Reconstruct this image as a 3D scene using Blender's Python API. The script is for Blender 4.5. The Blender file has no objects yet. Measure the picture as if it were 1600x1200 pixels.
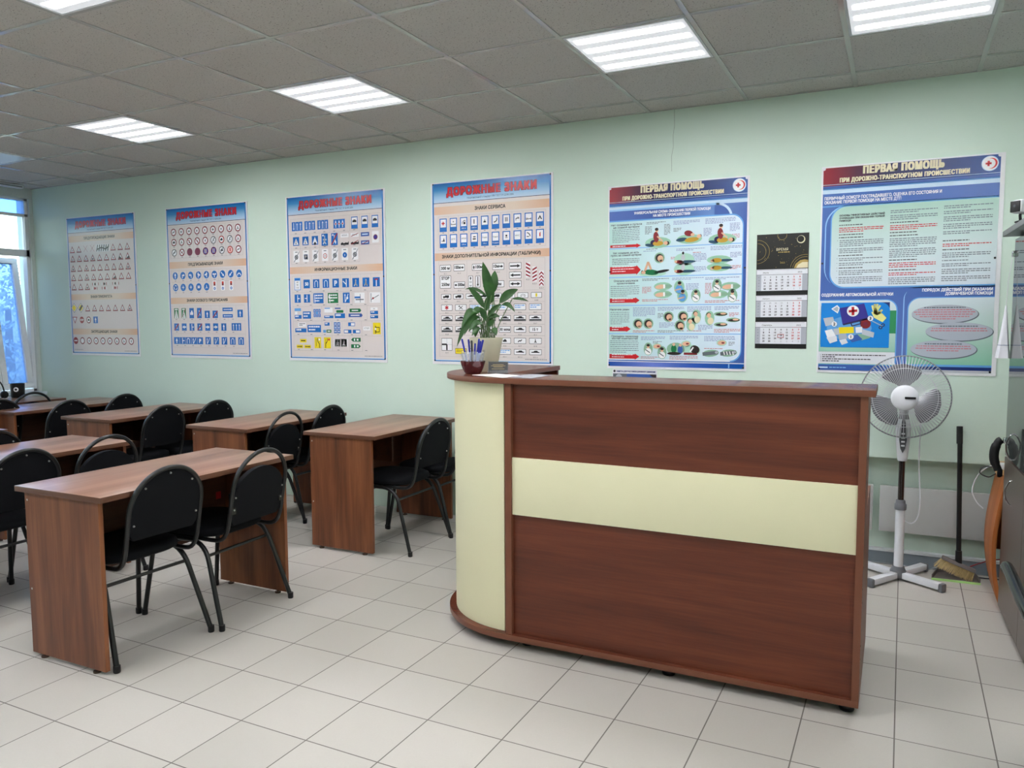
import bpy, bmesh, math, random
from mathutils import Vector, Matrix

SC = bpy.context.scene
COL = SC.collection
PI = math.pi
RND = random.Random(11)

# ------------------------------------------------------------------ camera
YAW, PITCH, ROLL = 0.459, -0.082, -0.004
CAMY, CAMZ, FPX = -4.934, 1.45, 1217.3
cy_, sy_, cp_, sp_ = math.cos(YAW), math.sin(YAW), math.cos(PITCH), math.sin(PITCH)
fwd = Vector((-sy_ * cp_, cy_ * cp_, sp_))
rgt = Vector((cy_, sy_, 0))
upv = rgt.cross(fwd)
r2 = rgt * math.cos(ROLL) + upv * math.sin(ROLL)
u2 = upv * math.cos(ROLL) - rgt * math.sin(ROLL)
cam = bpy.data.cameras.new('camera')
cam.sensor_width = 36
cam.lens = 36 * FPX / 1600
cam.clip_start = 0.05
cam.clip_end = 300
camo = bpy.data.objects.new('camera', cam)
M = Matrix((r2, u2, -fwd)).transposed().to_4x4()
M.translation = Vector((0, CAMY, CAMZ))
camo.matrix_world = M
COL.objects.link(camo)
SC.camera = camo

# ------------------------------------------------------------------ world, exposure
SC.view_settings.view_transform = 'Standard'
SC.view_settings.look = 'None'
SC.view_settings.gamma = 1
SC.view_settings.exposure = 0.0
SC.view_settings.use_curve_mapping = False
SKY_STRENGTH = 1.0
LAMP = 56.0
world = bpy.data.worlds.new('world')
SC.world = world
world.use_nodes = True
wn = world.node_tree
wn.nodes.clear()
sky = wn.nodes.new('ShaderNodeTexSky')
sky.sky_type = 'NISHITA'
sky.sun_disc = False
sky.sun_elevation = math.radians(38)
sky.sun_rotation = math.radians(120)
sky.air_density = 1.3
sky.dust_density = 1.5
bg = wn.nodes.new('ShaderNodeBackground')
bg.inputs['Strength'].default_value = SKY_STRENGTH
wo = wn.nodes.new('ShaderNodeOutputWorld')
wn.links.new(sky.outputs['Color'], bg.inputs['Color'])
wn.links.new(bg.outputs['Background'], wo.inputs['Surface'])
SC.cycles.max_bounces = 10
SC.cycles.diffuse_bounces = 5
SC.cycles.transparent_max_bounces = 16
SC.cycles.sample_clamp_indirect = 6.0
SC.cycles.use_denoising = True

ROOM_X0, ROOM_X1, ROOM_Y0 = -7.74, 1.75, -7.2
CEIL = 2.762

# ------------------------------------------------------------------ materials
def lin(c):
    out = []
    for v in c:
        v /= 255.0
        out.append(v / 12.92 if v <= 0.04045 else ((v + 0.055) / 1.055) ** 2.4)
    return (*out, 1.0)

MATS = {}
class NT:
    def __init__(s, name):
        s.m = bpy.data.materials.new(name)
        s.m.use_nodes = True
        s.t = s.m.node_tree
        s.t.nodes.clear()
        s.out = s.n('ShaderNodeOutputMaterial')
    def n(s, kind, **kw):
        x = s.t.nodes.new(kind)
        for k, v in kw.items():
            setattr(x, k, v)
        return x
    def l(s, a, b):
        s.t.links.new(a, b)
    def val(s, inp, v):
        if isinstance(v, bpy.types.NodeSocket):
            s.l(v, inp)
        else:
            inp.default_value = v
    def math(s, op, a, b=0.0, c=0.0):
        x = s.n('ShaderNodeMath', operation=op)
        for i, v in enumerate((a, b, c)):
            s.val(x.inputs[i], v)
        return x.outputs[0]
    def mix(s, f, a, b):
        x = s.n('ShaderNodeMix', data_type='RGBA')
        s.val(x.inputs['Factor'], f)
        s.val(x.inputs['A'], a)
        s.val(x.inputs['B'], b)
        return x.outputs['Result']
    def coords(s, scale=(1, 1, 1), loc=(0, 0, 0), rot=(0, 0, 0), kind='Object', vt='POINT'):
        tc = s.n('ShaderNodeTexCoord')
        mp = s.n('ShaderNodeMapping', vector_type=vt)
        mp.inputs['Scale'].default_value = scale
        mp.inputs['Location'].default_value = loc
        mp.inputs['Rotation'].default_value = rot
        s.l(tc.outputs[kind], mp.inputs['Vector'])
        return mp.outputs['Vector']
    def noise(s, vec, scale, detail=3.0, rough=0.5, dist=0.0):
        x = s.n('ShaderNodeTexNoise')
        x.inputs['Scale'].default_value = scale
        x.inputs['Detail'].default_value = detail
        x.inputs['Roughness'].default_value = rough
        x.inputs['Distortion'].default_value = dist
        if vec is not None:
            s.l(vec, x.inputs['Vector'])
        return x.outputs['Fac']
    def ramp(s, f, stops):
        x = s.n('ShaderNodeValToRGB')
        e = x.color_ramp.elements
        while len(e) < len(stops):
            e.new(0.5)
        for i, (p, c) in enumerate(stops):
            e[i].position = p
            e[i].color = c
        s.l(f, x.inputs['Fac'])
        return x.outputs['Color']
    def bsdf(s, color, rough=0.5, metal=0.0, spec=0.5, coat=0.0, trans=0.0, bump=None, bstr=0.2, bdist=0.002, ior=None):
        b = s.n('ShaderNodeBsdfPrincipled')
        s.val(b.inputs['Base Color'], color)
        s.val(b.inputs['Roughness'], rough)
        b.inputs['Metallic'].default_value = metal
        b.inputs['Specular IOR Level'].default_value = spec
        b.inputs['Coat Weight'].default_value = coat
        b.inputs['Transmission Weight'].default_value = trans
        if ior:
            b.inputs['IOR'].default_value = ior
        if bump is not None:
            bp = s.n('ShaderNodeBump')
            bp.inputs['Strength'].default_value = bstr
            bp.inputs['Distance'].default_value = bdist
            s.l(bump, bp.inputs['Height'])
            s.l(bp.outputs['Normal'], b.inputs['Normal'])
        s.l(b.outputs['BSDF'], s.out.inputs['Surface'])
        return b

def plain(name, rgb, rough=0.5, metal=0.0, spec=0.5, var=0.06, scale=30.0, coat=0.0, bump=0.0):
    """one colour with a faint procedural variation"""
    if name in MATS:
        return MATS[name]
    t = NT(name)
    v = t.coords()
    f = t.noise(v, scale, 3)
    c = lin(rgb)
    a = tuple(min(1, x * (1 + var)) for x in c[:3]) + (1,)
    b = tuple(x * (1 - var) for x in c[:3]) + (1,)
    t.bsdf(t.mix(f, b, a), rough, metal, spec, coat, bump=f if bump else None, bstr=bump)
    MATS[name] = t.m
    return t.m

def wood(name, dark, mid, light, axis, rough=0.35, coat=0.0, sc=1.0):
    if name in MATS:
        return MATS[name]
    t = NT(name)
    s = [9.0 * sc] * 3
    s[axis] = 0.7 * sc
    v = t.coords(scale=tuple(s))
    n1 = t.noise(v, 1.3, 4, 0.55, 0.6)
    s2 = [120.0] * 3
    s2[axis] = 4.0
    n2 = t.noise(t.coords(scale=tuple(s2)), 1.0, 3, 0.6)
    f = t.math('ADD', t.math('MULTIPLY', n1, 0.72), t.math('MULTIPLY', n2, 0.28))
    c = t.ramp(f, [(0.34, lin(dark)), (0.5, lin(mid)), (0.66, lin(light))])
    t.bsdf(c, t.math('ADD', rough, t.math('MULTIPLY', n2, 0.08)) if rough > 0.3 else rough, 0, 0.45, coat, bump=n2 if rough > 0.3 else None, bstr=0.06, bdist=0.001)
    MATS[name] = t.m
    return t.m

def emit(name, rgb, strength):
    if name in MATS:
        return MATS[name]
    t = NT(name)
    e = t.n('ShaderNodeEmission')
    e.inputs['Color'].default_value = rgb
    e.inputs['Strength'].default_value = strength
    t.l(e.outputs[0], t.out.inputs['Surface'])
    MATS[name] = t.m
    return t.m

def mat_wall():
    t = NT('wall_paint_mint')
    v = t.coords()
    n = t.noise(v, 1.6, 4, 0.6)
    n2 = t.noise(v, 60, 4, 0.6)
    c = t.mix(n, lin((205, 225, 211)), lin((213, 231, 218)))
    t.bsdf(c, 0.55, 0, 0.3, bump=n2, bstr=0.12, bdist=0.002)
    return t.m

def mat_floor():
    t = NT('floor_tile')
    v = t.coords(loc=(-2.7072, -3.2271, 0), rot=(0, 0, -0.0068), scale=(0.30384, 0.30384, 1), vt='TEXTURE')
    sp = t.n('ShaderNodeSeparateXYZ')
    t.l(v, sp.inputs[0])
    hw = 0.0075
    edges = []
    cells = []
    for i in (0, 1):
        fr = t.math('FRACT', sp.outputs[i])
        d = t.math('MINIMUM', fr, t.math('SUBTRACT', 1.0, fr))
        edges.append(d)
        cells.append(t.math('FLOOR', sp.outputs[i]))
    d = t.math('MINIMUM', edges[0], edges[1])
    grout = t.math('LESS_THAN', d, hw)
    cx = t.n('ShaderNodeCombineXYZ')
    t.l(cells[0], cx.inputs[0]); t.l(cells[1], cx.inputs[1])
    wnz = t.n('ShaderNodeTexWhiteNoise', noise_dimensions='2D')
    t.l(cx.outputs[0], wnz.inputs['Vector'])
    ob = t.coords()
    n1 = t.noise(ob, 3.0, 3, 0.6)
    n2 = t.noise(ob, 140, 3, 0.6)
    base = t.mix(wnz.outputs['Value'], lin((181, 178, 170)), lin((195, 191, 184)))
    base = t.mix(t.math('MULTIPLY', n1, 0.5), base, lin((197, 189, 179)))
    base = t.mix(t.math('MULTIPLY', n2, 0.35), base, lin((172, 167, 160)))
    col = t.mix(grout, base, lin((112, 106, 101)))
    rough = t.math('ADD', 0.42, t.math('MULTIPLY', grout, 0.35))
    hgt = t.math('SUBTRACT', 1.0, grout)
    t.bsdf(col, rough, 0, 0.35, bump=hgt, bstr=0.25, bdist=0.002)
    return t.m

def mat_ceiling():
    t = NT('ceiling_tile_fissured')
    v = t.coords()
    n = t.noise(v, 130, 2, 0.5, 0.4)
    n2 = t.noise(v, 34, 3, 0.6)
    pore = t.math('GREATER_THAN', n, 0.655)
    pore2 = t.math('GREATER_THAN', t.noise(v, 260, 2), 0.66)
    pr = t.math('MAXIMUM', pore, t.math('MULTIPLY', pore2, 0.35))
    c = t.mix(n2, lin((196, 193, 190)), lin((206, 203, 200)))
    c = t.mix(t.math('MULTIPLY', pr, 0.85), c, lin((92, 90, 88)))
    t.bsdf(c, 0.85, 0, 0.1)
    return t.m

# ------------------------------------------------------------------ mesh builders
class MB:
    def __init__(s):
        s.v = []; s.f = []; s.mi = []; s.sm = []
    def add(s, verts, faces, mi=0, smooth=False):
        o = len(s.v)
        s.v += [tuple(p) for p in verts]
        for f in faces:
            s.f.append(tuple(i + o for i in f)); s.mi.append(mi); s.sm.append(smooth)
        return s
    def box(s, a, b, mi=0):
        x0, x1 = sorted((a[0], b[0])); y0, y1 = sorted((a[1], b[1])); z0, z1 = sorted((a[2], b[2]))
        v = [(x0, y0, z0), (x1, y0, z0), (x1, y1, z0), (x0, y1, z0), (x0, y0, z1), (x1, y0, z1), (x1, y1, z1), (x0, y1, z1)]
        f = [(0, 3, 2, 1), (4, 5, 6, 7), (0, 1, 5, 4), (1, 2, 6, 5), (2, 3, 7, 6), (3, 0, 4, 7)]
        return s.add(v, f, mi)
    def rbox(s, a, b, r=0.003, mi=0):
        """box with chamfered vertical and horizontal edges (bmesh bevel)"""
        bm = bmesh.new()
        c = [(a[i] + b[i]) / 2 for i in range(3)]
        d = [abs(b[i] - a[i]) for i in range(3)]
        bmesh.ops.create_cube(bm, size=1.0, matrix=Matrix.Translation(c) @ Matrix.Diagonal((*d, 1)))
        bmesh.ops.bevel(bm, geom=list(bm.edges), offset=min(r, min(d) * 0.45), segments=2, profile=0.6, affect='EDGES')
        s.bm(bm, mi)
        return s
    def bm(s, bm, mi=0, smooth=False):
        bm.verts.index_update()
        s.add([v.co[:] for v in bm.verts], [[v.index for v in f.verts] for f in bm.faces], mi, smooth)
        bm.free()
        return s
    def tube(s, pts, r, n=10, mi=0, closed=False, cap=True, flat=None):
        P = [Vector(p) for p in pts]
        N = len(P)
        rr = r if isinstance(r, (list, tuple)) else [r] * N
        tang = []
        for i in range(N):
            if closed:
                t = P[(i + 1) % N] - P[i - 1]
            else:
                t = P[min(i + 1, N - 1)] - P[max(i - 1, 0)]
            tang.append(t.normalized() if t.length > 1e-9 else Vector((0, 0, 1)))
        ref = Vector((0, 0, 1)) if abs(tang[0].z) < 0.9 else Vector((1, 0, 0))
        nor = tang[0].cross(ref).normalized()
        rings = []
        for i in range(N):
            if i:
                ax = tang[i - 1].cross(tang[i])
                if ax.length > 1e-8:
                    nor = Matrix.Rotation(tang[i - 1].angle(tang[i]), 3, ax.normalized()) @ nor
            bi = tang[i].cross(nor).normalized()
            k = flat or 1.0
            rings.append([P[i] + nor * math.cos(2 * PI * j / n) * rr[i] + bi * math.sin(2 * PI * j / n) * rr[i] * k for j in range(n)])
        v = [p for ring in rings for p in ring]
        f = []
        for i in range(N if closed else N - 1):
            a, b = i * n, ((i + 1) % N) * n
            for j in range(n):
                f.append((a + j, a + (j + 1) % n, b + (j + 1) % n, b + j))
        s.add(v, f, mi, True)
        if cap and not closed:
            s.add(rings[0], [tuple(reversed(range(n)))], mi)
            s.add(rings[-1], [tuple(range(n))], mi)
        return s
    def lathe(s, prof, n=32, c=(0, 0, 0), mi=0, axis='Z', smooth=True):
        v = []
        for r, h in prof:
            for j in range(n):
                a = 2 * PI * j / n
                p = (r * math.cos(a), r * math.sin(a), h)
                if axis == 'Y':
                    p = (p[0], -p[2], p[1])
                elif axis == 'X':
                    p = (p[2], p[0], p[1])
                v.append((p[0] + c[0], p[1] + c[1], p[2] + c[2]))
        f = []
        for i in range(len(prof) - 1):
            for j in range(n):
                f.append((i * n + j, i * n + (j + 1) % n, (i + 1) * n + (j + 1) % n, (i + 1) * n + j))
        return s.add(v, f, mi, smooth)
    def prism(s, poly, lo, hi, axis='Z', mi=0, smooth=False):
        """extrude a 2-D outline: axis Z -> (x,y), X -> (y,z), Y -> (x,z)"""
        def m(p, h):
            return {'Z': (p[0], p[1], h), 'X': (h, p[0], p[1]), 'Y': (p[0], h, p[1])}[axis]
        n = len(poly)
        v = [m(p, lo) for p in poly] + [m(p, hi) for p in poly]
        s.add(v, [tuple(reversed(range(n))), tuple(range(n, 2 * n))], mi)
        s.add(v, [(i, (i + 1) % n, n + (i + 1) % n, n + i) for i in range(n)], mi, smooth)
        return s
    def build(s, name, mats, parent=None, loc=None, fix=True, bevel=0.0):
        me = bpy.data.meshes.new(name)
        me.from_pydata(s.v, [], s.f)
        for m in (mats if isinstance(mats, (list, tuple)) else [mats]):
            me.materials.append(m)
        me.polygons.foreach_set('material_index', s.mi)
        me.polygons.foreach_set('use_smooth', s.sm)
        if fix:
            bm = bmesh.new(); bm.from_mesh(me)
            bmesh.ops.remove_doubles(bm, verts=bm.verts, dist=1e-6)
            bmesh.ops.recalc_face_normals(bm, faces=bm.faces)
            if bevel:
                ed = [e for e in bm.edges if len(e.link_faces) == 2 and e.calc_face_angle(0) > 0.6]
                bmesh.ops.bevel(bm, geom=ed, offset=bevel, segments=2, profile=0.6, affect='EDGES')
            bm.to_mesh(me); bm.free()
        me.update()
        me.set_sharp_from_angle(angle=math.radians(42))
        o = bpy.data.objects.new(name, me)
        COL.objects.link(o)
        if parent:
            o.parent = parent
        if loc:
            o.location = loc
        return o

def spline(pts, k=6):
    """Catmull-Rom through points"""
    P = [Vector(p) for p in pts]
    Q = [P[0] * 2 - P[1]] + P + [P[-1] * 2 - P[-2]]
    out = []
    for i in range(1, len(Q) - 2):
        a, b, c, d = Q[i - 1:i + 3]
        for j in range(k):
            t = j / k
            out.append(0.5 * ((2 * b) + (c - a) * t + (2 * a - 5 * b + 4 * c - d) * t * t + (3 * b - a - 3 * c + d) * t ** 3))
    out.append(P[-1])
    return out

def fillet(pts, r, k=5):
    """polyline with rounded corners"""
    P = [Vector(p) for p in pts]
    out = [P[0]]
    for i in range(1, len(P) - 1):
        a, b, c = P[i - 1], P[i], P[i + 1]
        d1, d2 = (a - b), (c - b)
        rr = min(r, d1.length * 0.49, d2.length * 0.49)
        p1, p2 = b + d1.normalized() * rr, b + d2.normalized() * rr
        for j in range(k + 1):
            t = j / k
            out.append(p1 * (1 - t) ** 2 + b * 2 * t * (1 - t) + p2 * t * t)
    out.append(P[-1])
    return out

def tag(o, label, cat, group=None, kind=None):
    o['label'] = label
    if cat: o['category'] = cat
    if group: o['group'] = group
    if kind: o['kind'] = kind
    return o

def thing(name, label, cat, loc=(0, 0, 0), rz=0.0, group=None):
    o = bpy.data.objects.new(name, None)
    o.empty_display_size = 0.1
    COL.objects.link(o)
    o.location = loc
    o.rotation_euler = (0, 0, rz)
    return tag(o, label, cat, group)

def struct(o, label=None):
    o['kind'] = 'structure'
    if label: o['label'] = label
    return o

KIDS = {}
def dup(root, loc, rz=None, label=None):
    c = root.copy(); COL.objects.link(c); c.location = loc
    if rz is not None: c.rotation_euler = (0, 0, rz)
    if label: c['label'] = label
    for ch in list(root.children):
        d = ch.copy(); COL.objects.link(d); d.parent = c
        for g in list(ch.children):
            e = g.copy(); COL.objects.link(e); e.parent = d
    return c

# ------------------------------------------------------------------ shared materials
M_WALL = mat_wall()
M_FLOOR = mat_floor()
M_CEIL = mat_ceiling()
M_TBAR = plain('tbar_paint', (196, 195, 193), 0.09, 0, 0.8, 0.02)
M_WHITE = plain('white_pvc', (232, 234, 236), 0.35, 0, 0.5, 0.02)
M_DESKTOP = wood('desk_top_walnut_lit', (120, 84, 66), (142, 103, 83), (160, 123, 103), 1, 0.29)  # lighter than the sides: reflected light on the top is put into the colour
M_DESKSIDE = wood('desk_side_walnut', (82, 43, 24), (112, 63, 36), (136, 83, 50), 2, 0.4)
M_DESKSHADE = wood('desk_walnut_shaded', (60, 33, 21), (82, 47, 30), (100, 60, 40), 1, 0.45)  # side panel walnut, darkened to paint in the shade under the desktop
M_EDGE = plain('desk_edge_band', (96, 62, 46), 0.4, 0, 0.4, 0.1)
M_BLACKFAB = plain('black_upholstery', (13, 14, 18), 0.8, 0, 0.15, 0.25, 400, bump=0.2)
M_BLACKTUBE = plain('black_painted_steel', (13, 14, 16), 0.35, 0, 0.5, 0.05)
M_SCREW = plain('steel_screw', (190, 190, 188), 0.3, 0.8, 0.5, 0.05)
M_BLACKPL = plain('black_plastic', (18, 18, 20), 0.4, 0, 0.4, 0.05)
M_GREYPL = plain('grey_plastic', (104, 106, 110), 0.45, 0, 0.4, 0.05)
M_WHITEPL = plain('white_plastic', (226, 228, 232), 0.35, 0, 0.5, 0.03)
M_CHROME = plain('chrome', (210, 212, 215), 0.12, 1.0, 0.5, 0.02)
M_CREAM = plain('cream_laminate', (232, 226, 190), 0.42, 0, 0.35, 0.035, 3.0)
M_MAHO = wood('reception_mahogany', (74, 30, 16), (94, 41, 23), (110, 53, 31), 0, 0.38)
M_MAHOTOP = wood('reception_top_mahogany', (78, 38, 26), (96, 49, 34), (112, 60, 43), 0, 0.23)
M_MAHOEDGE = plain('reception_edge_band', (112, 66, 47), 0.4, 0, 0.4, 0.08)
# ================================================================== ROOM SHELL
RECX = -1.9          # the niche below the sill line runs from here to the right wall
RECD = 0.13
def shell():
    struct(MB().box((-8.0, -7.4, -0.12), (1.95, 0.3, 0)).build('floor', M_FLOOR))
    struct(MB().box((-8.0, -7.4, CEIL), (1.95, 0.3, CEIL + 0.1)).build('ceiling', M_CEIL))
    wb = struct(MB().box((-8.0, 0, 0.65), (1.95, 0.30, CEIL)).build('wall_back', M_WALL))
    struct(MB().box((-8.0, 0, 0), (RECX, 0.30, 0.65)).build('wall_back_lower', M_WALL))
    struct(MB().box((RECX, RECD, 0), (1.95, 0.30, 0.65)).build('wall_back_niche', M_WALL))
    cr = MB().tube([(-1.297, -0.0005, 2.762), (-1.295, -0.0005, 2.66), (-1.303, -0.0005, 2.60), (-1.301, -0.0005, 2.53), (-1.312, -0.0005, 2.47), (-1.309, -0.0005, 2.38)], 0.0009, 5)
    cr.build('crack', plain('crack_dark', (120, 132, 118), 0.9), wb)
    struct(MB().box((ROOM_X1, -7.4, 0), (ROOM_X1 + 0.2, 0.0, CEIL)).build('wall_right', M_WALL))
    struct(MB().box((-8.0, -7.4, 0), (ROOM_X1, ROOM_Y0, CEIL)).build('wall_front', M_WALL))
    # window wall: sill wall, lintel, piers
    x0, x1 = -7.86, ROOM_X0
    wl = MB().box((x0, ROOM_Y0, 0), (x1, 0, 0.74)).box((x0, ROOM_Y0, 2.66), (x1, 0, CEIL))
    for y0, y1 in ((-0.035, 0), (-2.25, -2.0), (-4.45, -4.2), (ROOM_Y0, -6.6)):
        wl.box((x0, y0, 0.74), (x1, y1, 2.66))
    struct(wl.build('wall_left', plain('wall_left_white', (206, 214, 210), 0.6)))
    # skirting in the niche: grey cable duct with a white top bead
    struct(MB().box((RECX, RECD - 0.03, 0), (ROOM_X1, RECD, 0.075)).build('baseboard_back', plain('skirting_grey', (118, 128, 136), 0.4)))
    struct(MB().box((RECX, RECD - 0.036, 0.075), (ROOM_X1, RECD, 0.09)).build('trim_1', plain('skirting_white', (206, 212, 214), 0.4)))
    # suspended ceiling grid
    g = MB()
    for c in range(-2, 15):
        x = 0.3432 - 0.6 * c
        if ROOM_X0 < x < ROOM_X1:
            g.box((x - 0.012, ROOM_Y0, CEIL - 0.005), (x + 0.012, 0, CEIL + 0.01))
    for r in range(1, 13):
        y = -(0.2775 + 0.6 * (r - 1))
        g.box((ROOM_X0, y - 0.012, CEIL - 0.0045), (ROOM_X1, y + 0.012, CEIL + 0.01))
    g.box((ROOM_X0, -0.02, CEIL - 0.004), (ROOM_X1, 0, CEIL + 0.01))
    struct(g.build('trim_2', M_TBAR))
shell()

# ---------------------------------------------------------------- ceiling luminaires
def mat_diffuser(lit):
    t = NT('diffuser_lit' if lit else 'diffuser_off')
    v = t.coords()
    sp = t.n('ShaderNodeSeparateXYZ'); t.l(v, sp.inputs[0])
    pris = t.noise(t.coords(scale=(180, 180, 1)), 1.0, 2)
    b = t.bsdf(lin((205, 214, 226)), 0.22, 0, 0.5, bump=pris, bstr=0.15)
    if lit:
        fr = t.math('FRACT', t.math('ADD', t.math('DIVIDE', sp.outputs[1], 0.134), 0.0))
        d = t.math('ABSOLUTE', t.math('SUBTRACT', fr, 0.5))
        mr = t.n('ShaderNodeMapRange', interpolation_type='SMOOTHSTEP')
        t.l(d, mr.inputs['Value'])
        mr.inputs['From Min'].default_value = 0.16; mr.inputs['From Max'].default_value = 0.29
        mr.inputs['To Min'].default_value = 1.0; mr.inputs['To Max'].default_value = 0.0
        me = t.n('ShaderNodeMapRange', interpolation_type='SMOOTHSTEP')
        t.l(t.math('ABSOLUTE', sp.outputs[0]), me.inputs['Value'])
        me.inputs['From Min'].default_value = 0.235; me.inputs['From Max'].default_value = 0.268
        me.inputs['To Min'].default_value = 1.0; me.inputs['To Max'].default_value = 0.0
        p = t.math('POWER', t.math('MULTIPLY', mr.outputs[0], me.outputs[0]), 2.2)
        st = t.math('ADD', 0.55, t.math('MULTIPLY', p, LAMP))
        t.l(st, b.inputs['Emission Strength'])
        b.inputs['Emission Color'].default_value = (0.965, 0.965, 1.0, 1)
    return t.m
M_DIFF, M_DIFFOFF = mat_diffuser(True), mat_diffuser(False)
def light_panel(i, j, label, lit=True):
    cx, cy = 0.3432 - 0.6 * i - 0.3, -(0.2775 + 0.6 * (j - 1)) - 0.3
    t = thing('ceiling_light', label, 'ceiling light', (cx, cy, CEIL - 0.0035), 0, 'square light panels in the ceiling grid')
    f = MB()
    for a, b in (((-0.288, -0.288), (0.288, -0.276)), ((-0.288, 0.276), (0.288, 0.288)), ((-0.288, -0.276), (-0.276, 0.276)), ((0.276, -0.276), (0.288, 0.276))):
        f.box((*a, -0.004), (*b, 0.003))
    f.build('frame', M_WHITEPL, t)
    MB().box((-0.277, -0.277, -0.002), (0.277, 0.277, 0.002)).build('diffuser', M_DIFF if lit else M_DIFFOFF, t)
light_panel(0, 2, 'lit square ceiling light panel above the fan and the right first aid poster')
light_panel(2, 2, 'lit square ceiling light panel above the reception counter and the left first aid poster')
light_panel(5, 2, 'lit square ceiling light panel above the informational signs poster')
light_panel(8, 2, 'lit square ceiling light panel above the leftmost road sign posters')
light_panel(11, 2, 'unlit bluish ceiling light panel beside the window corner', False)
light_panel(5, 5, 'ceiling light panel cut off by the top edge above the front walnut desk')
for i in (-1, 2, 8):
    light_panel(i, 5, 'ceiling light panel in the second row, outside the photo')
for i in (-1, 2, 5, 8):
    light_panel(i, 8, 'ceiling light panel in the third row, outside the photo')

# ---------------------------------------------------------------- windows
def mat_glass(name, tint, gl=0.06, milky=None):
    t = NT(name)
    tr = t.n('ShaderNodeBsdfTransparent'); tr.inputs[0].default_value = tint
    gs = t.n('ShaderNodeBsdfGlossy'); gs.inputs['Roughness'].default_value = 0.02
    fr = t.n('ShaderNodeFresnel'); fr.inputs['IOR'].default_value = 1.45
    mx = t.n('ShaderNodeMixShader')
    t.l(t.math('ADD', fr.outputs[0], gl), mx.inputs[0]); t.l(tr.outputs[0], mx.inputs[1]); t.l(gs.outputs[0], mx.inputs[2])
    if milky:
        tl = t.n('ShaderNodeBsdfTranslucent'); tl.inputs[0].default_value = milky[1]
        m2 = t.n('ShaderNodeMixShader'); m2.inputs[0].default_value = milky[0]
        t.l(mx.outputs[0], m2.inputs[1]); t.l(tl.outputs[0], m2.inputs[2]); mx = m2
    t.l(mx.outputs[0], t.out.inputs['Surface'])
    return t.m
M_GLASS = mat_glass('window_glass', (0.95, 0.97, 1.0, 1), 0.0)
M_GLASSBLUE = mat_glass('window_glass_blue_film_sky_haze', (0.42, 0.62, 0.95, 1), 0.04, (0.30, (0.55, 0.68, 0.95, 1)))  # blue film tint; the milky share imitates sky reflected in the pane
M_UPVC = plain('window_upvc', (240, 243, 246), 0.35, 0, 0.5, 0.02)
M_SILL = plain('window_sill', (214, 222, 230), 0.3, 0, 0.5, 0.02)
def window(n, y0, y1, detailed):
    """opening y0 (nearer the camera) to y1, z 0.74-2.66"""
    w = bpy.data.objects.new('window_%d' % n, None); COL.objects.link(w)
    w.location = (-7.80, y1, 0.74); struct(w)
    L = y0 - y1
    F = MB()
    def bar(ya, za, yb, zb, mb=F, d=0.03): mb.box((-d, ya, za), (d, yb, zb))
    bar(0, 0, L, 0.04); bar(0, 1.90, L, 1.92); bar(0, 0, -0.03, 1.92); bar(L, 0, L + 0.05, 1.92)
    bar(0, 1.355, L, 1.42); bar(0, 1.745, L, 1.77)
    mull = [-0.37, -1.15]
    for m in mull: bar(m - 0.03, 0.04, m + 0.03, 1.77)
    F.build('window_frame', M_UPVC, w)
    MB().box((-0.018, L, 1.77), (0.018, 0, 1.90)).build('top_light', M_GLASSBLUE, w)
    ys = [-0.03, *mull, L + 0.05]
    for k in range(3):
        a, b = ys[k] - (0.03 if k else 0), ys[k + 1] + (0.03 if k < 2 else 0)
        MB().box((-0.004, a, 1.42), (0.004, b, 1.745)).build('pane', M_GLASS, w)
        if not (detailed and k == 0):
            MB().box((-0.004, a, 0.04), (0.004, b, 1.355)).build('pane', M_GLASS, w)
    MB().rbox((-0.02, L, -0.012), (0.20, 0, 0.018), 0.006).build('window_sill', M_SILL, w)
    if detailed:
        s = MB()
        W, H = 0.30, 1.30
        for a, b in (((0, 0), (-W, 0.055)), ((0, H - 0.055), (-W, H)), ((0, 0.055), (-0.055, H - 0.055)), ((-W, 0.055), (-W + 0.055, H - 0.055))):
            s.rbox((-0.025, a[0], a[1]), (0.03, b[0], b[1]), 0.006)
        so = s.build('sash', M_UPVC, w)
        so.location = (0.02, -0.035, 0.05)
        so.rotation_euler = (0, -math.radians(7.5), 0)
        MB().box((-0.005, -W + 0.05, 0.05), (0.005, -0.05, H - 0.05)).build('pane', M_GLASSBLUE, so)
window(1, -2.0, -0.035, True)
window(2, -4.2, -2.25, False)
window(3, -6.6, -4.45, False)
t = thing('curtain_rail', 'white curtain rail under the ceiling above the window', 'curtain rail', (-7.6, -1.6, 2.745))
MB().rbox((-0.03, -1.5, -0.02), (0.03, 1.42, 0.012), 0.006).build('rail', M_UPVC, t)
MB().box((0.031, -1.5, -0.010), (0.034, 1.40, -0.003)).build('runner_slot', M_GREYPL, t)

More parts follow.
